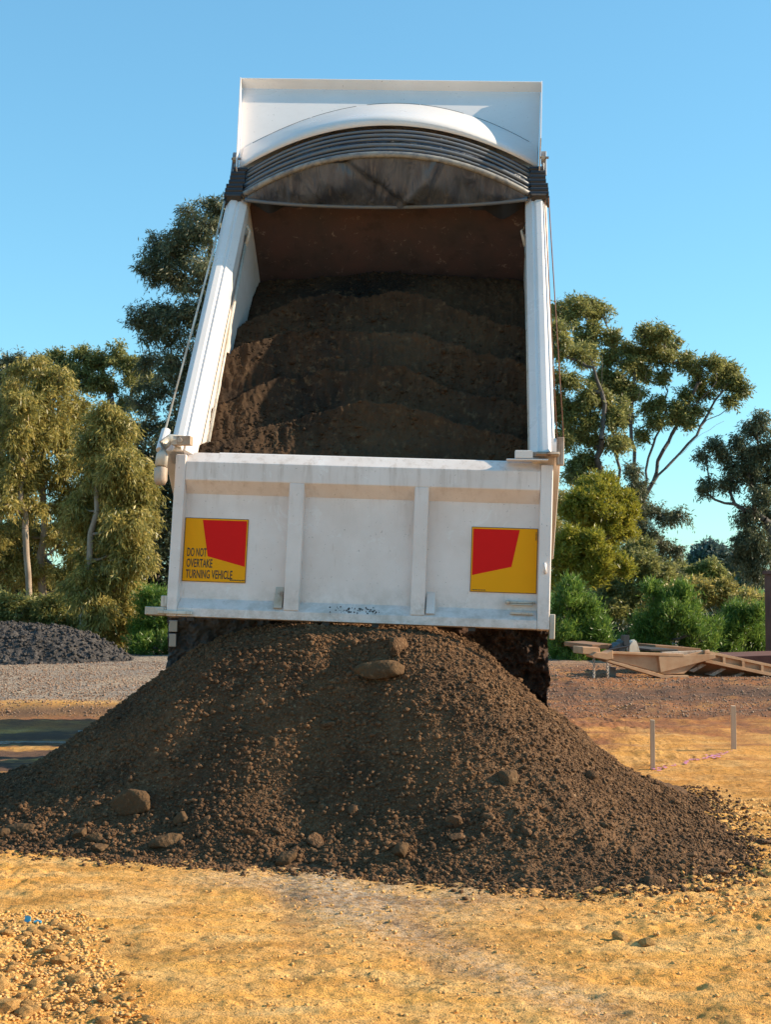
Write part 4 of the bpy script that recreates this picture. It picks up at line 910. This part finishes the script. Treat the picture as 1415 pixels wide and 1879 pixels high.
tree('golden_eucalyptus_tree', 'tall olive gold gum tree with two pale trunks at the left edge', 'tree',
     [(60, 690, 36), (100, 700, 34), (25, 720, 36), (130, 735, 30), (80, 745, 46), (30, 775, 40), (120, 790, 44), (70, 815, 50), (20, 840, 36), (130, 850, 40), (60, 880, 46), (100, 910, 40), (15, 905, 30), (140, 920, 36), (30, 975, 36), (95, 975, 34), (130, 1000, 40), (60, 1040, 40), (10, 1040, 30), (110, 1075, 40), (150, 1050, 34), (155, 770, 26), (165, 860, 36), (170, 920, 36), (130, 960, 40), (160, 1010, 30), (-40, 780, 50), (-50, 900, 60), (-30, 1010, 50)],
     30, M['lf_gold'], M['bark_pale'], [(72, 1180), (76, 1060), (80, 960), (76, 880), (78, 800), (75, 730)], 70000, .125, .019, 1.0, GL, 3, .32, .085)
tree('golden_eucalyptus_tree', 'leaning slim pale trunked gum just left of the two trunked gum', 'tree',
     [(48, 860, 34), (20, 800, 30), (55, 790, 30), (30, 880, 26), (60, 930, 22), (5, 930, 24), (40, 740, 26)],
     29, M['lf_gold'], M['bark_pale'], [(56, 1190), (52, 1060), (45, 970), (36, 920), (40, 850)], 14000, .125, .019, 1.0, GL, 31, .32, .065)
tree('drooping_eucalyptus_tree', 'golden drooping gum tree whose foliage hangs down behind the gravel heap', 'tree',
     [(190, 775, 30), (215, 800, 34), (170, 830, 40), (230, 850, 38), (190, 890, 46), (245, 900, 34), (160, 950, 40), (215, 960, 44), (258, 870, 24), (250, 960, 30), (175, 1010, 44), (225, 1030, 40), (150, 1060, 38), (205, 1085, 40), (240, 1080, 28), (180, 1120, 34), (232, 1130, 26), (215, 1165, 22), (262, 1020, 24), (195, 760, 16)],
     27, M['lf_gold'], M['bark_pale'], [(150, 1190), (160, 1080), (165, 980), (175, 900), (190, 830)], 65000, .125, .018, 1.15, GL, 4, .32, .075, zr=1.0)
tree('round_crowned_tree', 'olive round crowned tree with dark bare limbs behind the golden gums', 'tree',
     [(150, 655, 24), (120, 668, 22), (175, 668, 22), (215, 655, 24), (240, 668, 18), (190, 700, 26), (150, 700, 26), (110, 700, 24), (245, 700, 20), (265, 700, 20), (225, 740, 16), (205, 760, 18), (75, 672, 18), (95, 650, 12)],
     46, M['lf_olive'], M['bark_dark'], [(200, 1130), (195, 950), (190, 830), (205, 770), (200, 730)], 30000, .13, .026, .5, GL, 5, .36, .15)
tree('feathery_tree', 'grey green tree top showing at the far left edge of the skyline', 'tree',
     [(10, 672, 26), (35, 668, 20), (15, 710, 30), (-20, 690, 30), (5, 750, 34), (60, 660, 12), (-20, 760, 40)],
     42, M['lf_gum'], M['bark_dark'], [(0, 1130), (-5, 900), (0, 780), (10, 720)], 14000, .13, .022, .5, GL, 6, .36, .12)
tree('green_shrub', 'bright green feathery shrub between the gravel heap and the truck', 'shrub',
     [(285, 1130, 26), (262, 1160, 24), (305, 1160, 26), (280, 1190, 26), (310, 1195, 24), (255, 1195, 18), (300, 1110, 20), (330, 1140, 28), (340, 1180, 28), (270, 1108, 16), (380, 1180, 40), (430, 1170, 40)],
     26.5, M['lf_green'], M['bark_dark'], [(290, 1215), (288, 1170)], 36000, .085, .012, 0, 'green feathery shrubs', 7, .36, .04, up=.9)
tree('leafy_shrub', 'low dark leafy shrub behind the gravel heap at the far left', 'shrub',
     [(20, 1125, 28), (60, 1120, 26), (100, 1120, 26), (140, 1130, 24), (0, 1150, 26), (165, 1160, 24), (80, 1150, 30), (130, 1160, 26), (-30, 1130, 30), (200, 1180, 20)],
     28, M['lf_olive'], M['bark_dark'], [(70, 1200), (70, 1150)], 26000, .11, .022, .4, None, 8, .36, .04)
# ---- right side
tree('spreading_eucalyptus_tree', 'large spreading gum tree with bare fan shaped limbs right of the truck', 'tree',
     [(1062, 560, 24), (1098, 575, 20), (1040, 585, 26), (1085, 600, 22), (1122, 622, 22), (1152, 640, 20), (1188, 618, 22), (1212, 612, 20), (1236, 630, 18), (1200, 645, 22), (1160, 665, 22), (1228, 655, 16), (1258, 668, 18), (1282, 675, 18), (1312, 672, 20), (1336, 680, 20), (1352, 698, 18), (1362, 715, 12), (1322, 705, 18), (1290, 700, 14), (1180, 690, 20), (1140, 700, 26), (1105, 690, 24), (1100, 720, 22), (1165, 722, 22), (1265, 728, 13), (1248, 748, 13), (1280, 752, 14), (1240, 770, 16), (1205, 775, 18), (1215, 745, 14), (1130, 655, 18), (1075, 625, 20), (1178, 655, 16), (1218, 690, 14), (1150, 760, 14), (1190, 745, 14), (1345, 735, 10), (1298, 725, 12), (1180, 800, 12), (1268, 775, 10), (1090, 560, 14)],
     50, M['lf_olive'], M['bark_dark'], [(1150, 1150), (1160, 1010), (1175, 935)], 62000, .15, .030, .45, GR, 11, .36, .115,
     limbs=[[(1198, 888), (1240, 842), (1282, 798), (1308, 748), (1340, 702)], [(1200, 885), (1220, 825), (1252, 770), (1285, 700)], [(1183, 915), (1192, 840), (1222, 765), (1232, 680)], [(1175, 930), (1166, 850), (1160, 765), (1168, 685)], [(1240, 842), (1290, 796), (1332, 772)], [(1282, 798), (1300, 770), (1345, 745)], [(1252, 770), (1275, 745), (1318, 700)]])
tree('tall_eucalyptus_tree', 'tall gum tree with two dark upright trunks close beside the truck body', 'tree',
     [(1045, 640, 28), (1072, 650, 24), (1040, 700, 28), (1075, 735, 22), (1050, 760, 24), (1035, 810, 26), (1065, 800, 20), (1085, 770, 18), (1050, 860, 24), (1080, 845, 20), (1130, 820, 16), (1142, 810, 14), (1125, 770, 16), (1020, 600, 26), (1015, 740, 24), (1100, 810, 14), (1115, 735, 20), (1140, 745, 16), (1085, 880, 18)],
     46, M['lf_olive'], M['bark_dark'], [(1110, 1150), (1122, 960), (1137, 880), (1136, 820)], 40000, .15, .028, .55, GR, 12, .36, .12,
     limbs=[[(1122, 770), (1105, 720), (1108, 650)], [(1155, 765), (1180, 710), (1190, 680)], [(1108, 1100), (1097, 880), (1106, 805), (1112, 740), (1085, 650)]])
tree('weeping_eucalyptus_tree', 'thin weeping gum with sparse hanging leaves left of the pale sky gap', 'tree',
     [(1175, 900, 20), (1195, 930, 20), (1225, 950, 16), (1250, 945, 12), (1190, 985, 20), (1215, 1000, 18), (1170, 950, 20), (1175, 1020, 24), (1205, 1040, 20), (1240, 1010, 12), (1160, 870, 18), (1235, 1060, 14), (1150, 985, 20)],
     42, M['lf_gum'], M['bark_dark'], [(1165, 1160), (1160, 1040), (1165, 960), (1175, 910)], 17000, .13, .020, 1.0, GR, 13, .34, .08)
tree('edge_eucalyptus_tree', 'ragged dark gum tree at the right edge with a long bare horizontal branch', 'tree',
     [(1385, 790, 18), (1405, 775, 18), (1370, 830, 20), (1400, 830, 26), (1345, 860, 20), (1385, 870, 26), (1415, 880, 30), (1330, 830, 12), (1312, 818, 12), (1295, 840, 10), (1340, 890, 12), (1395, 920, 24), (1370, 950, 20), (1410, 960, 28), (1380, 990, 22), (1360, 1000, 14), (1405, 1020, 26), (1375, 1035, 22), (1355, 1020, 14), (1300, 885, 8), (1440, 820, 30), (1440, 920, 34), (1390, 1060, 20), (1360, 805, 12), (1295, 902, 6)],
     40, M['lf_gum'], M['bark_dark'], [(1425, 1150), (1420, 1040), (1412, 960), (1385, 938), (1350, 925)], 40000, .13, .022, .75, GR, 14, .36, .12)
tree('dome_shaped_tree', 'dense dome shaped yellow green tree below the spreading gum', 'tree',
     [(1085, 905, 26), (1115, 900, 24), (1060, 925, 26), (1100, 925, 30), (1135, 925, 26), (1050, 955, 24), (1085, 960, 32), (1125, 960, 30), (1150, 955, 20), (1150, 985, 20), (1110, 990, 30), (1065, 990, 26), (1160, 940, 12)],
     38, M['lf_yellow'], M['bark_dark'], [(1100, 1150), (1100, 1040), (1100, 970)], 52000, .10, .022, .0, GR, 15, .40, .10, up=.5)
tree('golden_bush', 'bright golden bush pressed against the right side of the truck', 'bush',
     [(1040, 1000, 24), (1070, 1005, 24), (1095, 1000, 18), (1035, 1035, 26), (1075, 1035, 28), (1105, 1030, 22), (1120, 1045, 16), (1055, 1065, 28), (1095, 1060, 24), (1030, 1080, 24), (1145, 1046, 12)],
     34, M['lf_yellow'], M['bark_dark'], [(1070, 1190), (1070, 1090)], 42000, .10, .019, .0, 'golden bushes', 16, .38, .06, up=.4)
tree('olive_bush', 'dark olive bush in the middle of the right hedge', 'bush',
     [(1160, 1020, 24), (1185, 1035, 24), (1150, 1055, 28), (1190, 1065, 28), (1215, 1055, 20), (1140, 1090, 28), (1175, 1100, 30), (1210, 1095, 26), (1110, 1100, 26), (1130, 1130, 30), (1170, 1140, 30), (1225, 1125, 20), (1090, 1140, 26), (1180, 1010, 16)],
     36, M['lf_olive'], M['bark_dark'], [(1165, 1195), (1165, 1100)], 40000, .12, .024, .3, 'dull olive bushes', 17, .38, .06)
tree('olive_bush', 'wide golden olive bush behind the trailer drawbar, left of the green field', 'bush',
     [(1255, 1085, 18), (1280, 1078, 18), (1305, 1085, 20), (1265, 1110, 22), (1300, 1115, 24), (1335, 1105, 20), (1330, 1135, 24), (1280, 1140, 26), (1240, 1130, 20), (1230, 1100, 16), (1325, 1085, 14)],
     34, M['lf_gold'], M['bark_dark'], [(1285, 1195), (1285, 1130)], 30000, .11, .022, .2, 'dull olive bushes', 18, .38, .05)
tree('olive_bush', 'small golden topped bush beside the rusty bin', 'bush',
     [(1365, 1112, 16), (1385, 1105, 14), (1395, 1125, 18), (1360, 1135, 18), (1380, 1145, 18), (1420, 1110, 20), (1345, 1150, 18)],
     32, M['lf_gold'], M['bark_dark'], [(1380, 1200), (1380, 1150)], 15000, .10, .020, .2, 'dull olive bushes', 19, .38, .04)
lg = 'green feathery shrubs'
tree('feathery_shrub', 'feathery bright green shrub left of the trailer hitch, touching the truck', 'shrub',
     [(1045, 1100, 20), (1060, 1125, 24), (1035, 1130, 24), (1085, 1130, 18), (1070, 1155, 28), (1040, 1165, 28), (1100, 1160, 20), (1025, 1200, 26), (1060, 1195, 28), (1095, 1195, 24), (1030, 1232, 24), (1065, 1230, 24), (1100, 1228, 20), (1055, 1085, 12)],
     25.5, M['lf_green'], M['bark_dark'], [(1060, 1250), (1060, 1190)], 46000, .085, .011, 0, lg, 20, .36, .04, up=1.0)
tree('feathery_shrub', 'widest feathery green shrub directly behind the middle of the trailer', 'shrub',
     [(1215, 1115, 18), (1245, 1110, 16), (1200, 1140, 22), (1235, 1140, 26), (1270, 1135, 20), (1190, 1170, 24), (1225, 1175, 28), (1265, 1170, 26), (1295, 1160, 20), (1180, 1200, 24), (1220, 1210, 26), (1260, 1205, 26), (1295, 1195, 22), (1140, 1205, 24), (1150, 1225, 22), (1195, 1095, 10), (1250, 1090, 10)],
     26.5, M['lf_green'], M['bark_dark'], [(1240, 1245), (1240, 1190)], 52000, .085, .011, 0, lg, 21, .36, .04, up=1.0)
tree('feathery_shrub', 'feathery green shrub in front of the rusty bin at the right', 'shrub',
     [(1350, 1135, 16), (1375, 1140, 18), (1345, 1165, 22), (1380, 1170, 24), (1335, 1195, 20), (1365, 1200, 24), (1320, 1185, 14), (1395, 1195, 20), (1340, 1220, 20), (1385, 1225, 20)],
     27.5, M['lf_green'], M['bark_dark'], [(1365, 1240), (1365, 1190)], 30000, .085, .011, 0, lg, 22, .36, .04, up=1.0)
tree('leafy_shrub', 'low shaded shrub under the trailer, in the dark gap of the hedge', 'shrub',
     [(1130, 1180, 26), (1120, 1215, 26), (1160, 1170, 26), (1165, 1215, 24), (1310, 1220, 24), (1210, 1225, 24), (1260, 1230, 20), (1010, 1150, 30), (1010, 1210, 30), (1400, 1160, 24), (1320, 1150, 24)],
     29, M['lf_dark'], M['bark_dark'], [(1160, 1240), (1160, 1200)], 26000, .13, .028, .2, None, 23, .40, .04)
tree('distant_tree', 'hazy blue grey broad tree far off on the horizon in the sky gap', 'tree',
     [(1300, 1010, 14), (1320, 1018, 14), (1285, 1025, 14), (1310, 1032, 16), (1335, 1035, 16), (1275, 1040, 12), (1350, 1030, 14), (1365, 1045, 14), (1300, 1045, 14), (1345, 1052, 12)],
     150, M['lf_far'], M['bark_dark'], [(1318, 1078), (1318, 1050)], 16000, .5, .13, .2, 'distant trees', 24, .42, .3)
tree('distant_tree', 'small dark green tree on the horizon left of the hazy tree', 'tree',
     [(1285, 1050, 14), (1305, 1045, 12), (1320, 1055, 12), (1300, 1062, 14), (1270, 1058, 10), (1325, 1068, 10), (1240, 1040, 14), (1232, 1055, 12), (1250, 1055, 12)],
     85, M['lf_olive'], M['bark_dark'], [(1295, 1105), (1297, 1060)], 14000, .22, .06, .2, 'distant trees', 25, .42, .15)
tree('distant_tree', 'low far tree line behind the green field at the right', 'tree',
     [(1370, 1066, 8), (1385, 1068, 8), (1400, 1064, 10), (1350, 1068, 7), (1415, 1066, 9), (1335, 1070, 6)],
     170, M['lf_far'], M['bark_dark'], [(1375, 1077), (1375, 1070)], 6000, .5, .13, .2, 'distant trees', 26, .42, .2)
# hidden-by-truck filler that a step to the side would show
tree('dark_eucalyptus_tree', 'dark gum tree standing straight behind the truck', 'tree',
     [(520, 900, 60), (600, 860, 60), (560, 1000, 70), (680, 940, 70), (640, 1040, 70), (760, 980, 70), (840, 900, 60), (860, 1020, 70), (940, 960, 60), (740, 860, 50), (480, 1040, 60), (960, 1060, 60)],
     44, M['lf_dark'], M['bark_dark'], [(690, 1170), (690, 1030), (690, 930)], 26000, .2, .045, .6, GL, 27, .42, .16)

# the belt of trees goes on past both sides of the picture and behind the truck
def copy_tree(src, x, y, rz, sc, lab, grp):
    r = src.copy(); COL.objects.link(r); r.location = (x, y, gz(x, y) - .05); r.rotation_euler = (0, 0, rz); r.scale = (sc,) * 3
    for ch in src.children:
        c_ = ch.copy(); COL.objects.link(c_); c_.parent = r
    tag(r, lab, 'tree', grp)
T_ = [o for o in COL.objects if o.name.split('.')[0] in ('eucalyptus_tree', 'golden_eucalyptus_tree', 'round_crowned_tree', 'dark_eucalyptus_tree', 'tall_eucalyptus_tree', 'spreading_eucalyptus_tree', 'weeping_eucalyptus_tree')]
rc = np.random.default_rng(8)
for k, (x, y) in enumerate([(-12.5, 31), (-16, 35), (-20, 30), (-14, 44), (-24, 38), (-29, 33), (-20, 47), (-34, 42), (-5, 48), (-1.5, 50), (3, 49), (6, 55), (19, 56), (24, 60), (30, 57), (36, 62)]):
    grp = 'gum trees of the belt past the left edge' if x < -6 else 'gum trees of the belt hidden behind the truck' if x < 10 else 'gum trees of the belt past the right edge'
    copy_tree(T_[k % len(T_)], x, y, rc.uniform(0, 6.28), rc.uniform(.85, 1.1), 'gum tree standing in the tree belt ' + grp.split('belt ')[1], grp)

# ------------------------------------------------------------------ tilt trailer on the right
TD = 20.5; kx = TD / 2610
def tp(px, py, dd=0.0):
    return ((px - 707.5) * kx, TD + dd, 1.5 + (1065 - py) * kx)
trl = empty('flatbed_trailer', (tp(1240, 0)[0], TD + .8, .06)); trl.rotation_euler = (0, 0, R(15)); tag(trl, 'rusty cream trailer with chains at its drawbar, sloping down to the right', 'trailer')
TO = Vector(trl.location) + Vector((.10, 0, 0))
def loc(b): b.v = [(x - TO.x, y - TO.y, z - TO.z) for x, y, z in b.v]; return b
def plate(pts, d0, d1):
    """closed outline in the trailer's side plane, from depth d0 to d1"""
    b = MB(); n_ = len(pts); b.add([tp(*p, d0) for p in pts] + [tp(*p, d1) for p in pts], [tuple(range(n_))[::-1], tuple(range(n_, 2 * n_))] + [(i, (i + 1) % n_, n_ + (i + 1) % n_, n_ + i) for i in range(n_)]); return b
b = plate([(1093, 1196), (1235, 1203), (1292, 1192), (1292, 1200), (1240, 1236), (1200, 1236), (1150, 1222), (1088, 1207)], 0, .05)
dbm = loc(b).build('drawbar', M['trailer'], trl, bevel=.01)
b = plate([(1088, 1208), (1150, 1224), (1200, 1238), (1245, 1238), (1245, 1243), (1195, 1243), (1145, 1229), (1078, 1209)], -.06, .16); loc(b).build('drawbar_flange', M['trailer'], dbm, bevel=.004)
b = plate([(1093, 1193), (1236, 1199), (1236, 1204), (1093, 1197)], -.06, .12); loc(b).build('drawbar_flange', M['trailer'], dbm, bevel=.004)
b = plate([(1040, 1184), (1074, 1186), (1076, 1200), (1040, 1197)], .0, .35); loc(b).build('hitch_box', M['trailer'], trl, bevel=.012)
b = plate([(1052, 1199), (1062, 1193), (1082, 1195), (1094, 1190), (1095, 1206), (1082, 1208), (1056, 1203)], -.10, .14); loc(b).build('coupling', M['trailer'], trl, bevel=.012)
b = plate([(1072, 1182), (1112, 1181), (1112, 1190), (1072, 1190)], .25, 1.3); loc(b).build('cross_plank', M['rustskirt'], trl, bevel=.01)
b = MB(); 
for cx_, cz_, r0 in ((1122, 1188, .075), (1132, 1180, .06), (1112, 1190, .05)):
    c = tp(cx_, cz_, .2); b.tube([(c[0], c[1] - .09, c[2]), (c[0], c[1] + .15, c[2])], r0, 12)
b.box(*(lambda c: (c[0] - .05, c[0] + .04, c[1], c[1] + .1, c[2] - .02, c[2] + .12))(tp(1133, 1180, .1)))
c0 = tp(1122, 1188, .1); b.tube([(c0[0] - .2, c0[1], c0[2] - .02), (c0[0] + .12, c0[1], c0[2] + .03)], .014, 6)
loc(b).build('winch', M['black'], trl)
for px in (1152, 1170):
    b = plate([(px - 12, 1196), (px - 11, 1184), (px - 5, 1176), (px + 2, 1175), (px + 6, 1184), (px + 10, 1197)], .15 if px < 1160 else .5, .2 if px < 1160 else .55); loc(b).build('hinge_lug', M['white_dirty'], trl, bevel=.004)
b = plate([(1182, 1191), (1238, 1192), (1238, 1196), (1182, 1195)], .15, 1.2); loc(b).build('deck_plank', M['darksteel'], trl, bevel=.006)
b = plate([(1238, 1188), (1334, 1196), (1334, 1203), (1290, 1201), (1238, 1196)], .9, 1.9); loc(b).build('deck_plate', M['rustskirt'], trl, bevel=.006)
b = plate([(1200, 1196), (1290, 1194), (1290, 1210), (1235, 1212), (1200, 1206)], .06, .14); loc(b).build('side_box', M['rusty'], trl, bevel=.008)
b = plate([(1186, 1203), (1300, 1200), (1300, 1208), (1190, 1232)], -.055, -.005); loc(b).build('gusset_plate', M['trailer'], dbm, bevel=.004)
# side rail of the deck: upper and lower flange with posts, and underside
def railp(px): return 1193 + (px - 1280) * .205
b = MB()
for (a0, a1), (h0, h1), (d0, d1) in (((1280, 1560), (0, 5), (-.03, .05)), ((1280, 1560), (16, 22), (-.05, .05))):
    q = plate([(a0, railp(a0) + h0), (a1, railp(a1) + h0), (a1, railp(a1) + h1), (a0, railp(a0) + h1)], d0, d1); k = len(b.v); b.v += q.v; b.f += [tuple(i + k for i in f) for f in q.f]; b.mi += q.mi
q = plate([(1280, railp(1280) + 5), (1560, railp(1560) + 5), (1560, railp(1560) + 16), (1280, railp(1280) + 16)], .02, .035); k = len(b.v); b.v += q.v; b.f += [tuple(i + k for i in f) for f in q.f]; b.mi += q.mi
rail = loc(b).build('deck_rail', M['trailer'], trl, bevel=.003)
for px in (1281, 1318, 1357, 1396, 1436, 1476, 1516):
    b = plate([(px - 2, railp(px) + 5), (px + 3, railp(px) + 6), (px + 3, railp(px) + 17), (px - 2, railp(px) + 16)], -.045, .018); loc(b).build('rail_post', M['trailer'], rail)
# skirt under the rail: rusty sheet leaning back, with cream strips standing in for light through perforations
def low(px): return 1238 + (px - 1235) * .19
b = MB(); q = [(1238, 1208, .04), (1280, railp(1280) + 20, .04), (1560, railp(1560) + 20, .04), (1560, low(1560), .42), (1238, low(1238), .42)]
b.add([tp(px, py, dd) for px, py, dd in q] + [tp(px, py, dd + .03) for px, py, dd in q], [(0, 1, 2, 3, 4), (9, 8, 7, 6, 5)] + [(i, (i + 1) % 5, 5 + (i + 1) % 5, 5 + i) for i in range(5)])
skirt = loc(b).build('deck_skirt', M['rustskirt'], trl)
for px in (1322, 1352, 1382, 1412, 1442, 1472):
    b = MB()
    for r_ in range(5):
        for side in (0,):
            x0 = px + r_ * 4.6; ya, yb = railp(x0) + 34, railp(x0) + 52; f0, f1 = .04 + .38 * 14 / 30, .04 + .38 * 31 / 30
            b.add([tp(x0 + 4, ya, f0 - .02), tp(x0 + 6.4, ya, f0 - .02), tp(x0 - 5.6, yb, f1 - .03), tp(x0 - 8, yb, f1 - .03)], [(0, 1, 2, 3)])
    loc(b).build('light_slot_strip', M['trailer'], skirt)
for k in range(7):
    px = 1268 + k * 40; b = plate([(px + 30, railp(px) + 22), (px + 38, railp(px) + 23.5), (px - 2, railp(px - 2) + 44), (px - 12, railp(px - 12) + 43)], .10, .26); loc(b).build('cross_member', M['rusty'], trl, bevel=.004)
b = plate([(1200, 1236), (1240, 1236), (1560, low(1560) + 3), (1560, low(1560) - 4), (1242, 1230)], .36, .46); loc(b).build('lower_chord', M['trailer'], trl, bevel=.004)
b = plate([(1121, 1224), (1134, 1226), (1134, 1262), (1121, 1262)], .5, .6); loc(b).build('jack_leg', M['steel'], trl, bevel=.006)
for px, pz in ((1060, 1203), (1086, 1207)):
    b = MB(); c = tp(px, pz, -.04); zb = gz(c[0], c[1]) + .01; nl = 11; st_ = (c[2] - zb) / nl
    for i in range(nl):
        z = c[2] - st_ * (i + .5); e = []
        for a in [2 * math.pi * j / 10 for j in range(11)]:
            u_, v_ = .016 * math.cos(a), st_ * .62 * math.sin(a); e.append((c[0] + (u_ if i % 2 else 0), c[1] + (0 if i % 2 else u_), z + v_))
        b.tube(e, .0065, 5, False)
    loc(b).build('safety_chain', M['rusty'], trl, smooth=True)
for y_ in (.4, 1.6):
    wb = MB(); c = tp(1720, 1240, y_)
    wb.tube([(c[0], c[1] - .1, .36), (c[0], c[1] + .1, .36)], .34, 28); loc(wb).build('wheel', M['black'], trl)
# low steel ramp lying behind it
b = MB(); x0, x1 = (1180 - 707.5) / 2610 * 22.6, (1500 - 707.5) / 2610 * 22.6; z0 = .04
b.add([(x0, 22.6, z0), (x1, 22.6, z0), (x1, 22.6, z0 + .30), (x0 + .9, 22.6, z0 + .24), (x0, 22.6, z0 + .14)] + [(x0, 23.8, z0), (x1, 23.8, z0), (x1, 23.8, z0 + .30), (x0 + .9, 23.8, z0 + .24), (x0, 23.8, z0 + .14)],
      [(0, 1, 2, 3, 4), (9, 8, 7, 6, 5), (0, 5, 6, 1), (1, 6, 7, 2), (2, 7, 8, 3), (3, 8, 9, 4), (4, 9, 5, 0)])
tag(b.build('steel_ramp', M['rustbin'], bevel=.01), 'low dark rusty steel ramp lying on the ground behind the trailer', 'steel ramp')
# rusty bin at right edge
b = MB(); bxp = (1399 - 707.5) / 2610 * 25.4; bin_ = empty('steel_bin', (bxp + 1.23, 25, .05)); tag(bin_, 'tall rusty brown steel bin cut off by the right edge of the photo', 'steel bin')
b.box(-1.2, 1.4, -.36, .36, .12, 1.55); b.build('bin_wall', M['rustbin'], bin_, bevel=.01)
b = MB(); b.box(-1.23, 1.43, -.39, .39, 1.552, 1.62); b.build('top_rim', M['rustbin'], bin_, bevel=.01)
for x in (-1.22, -.4, .45, 1.30):
    b = MB(); b.box(x, x + .09, -.42, -.363, .1, 1.55); b.build('side_rib', M['rustbin'], bin_, bevel=.006)
b = MB(); b.box(-1.1, -1.0, -.3, .3, -.02, .118); b.box(1.2, 1.3, -.3, .3, -.02, .118); b.build('skid', M['rustbin'], bin_)
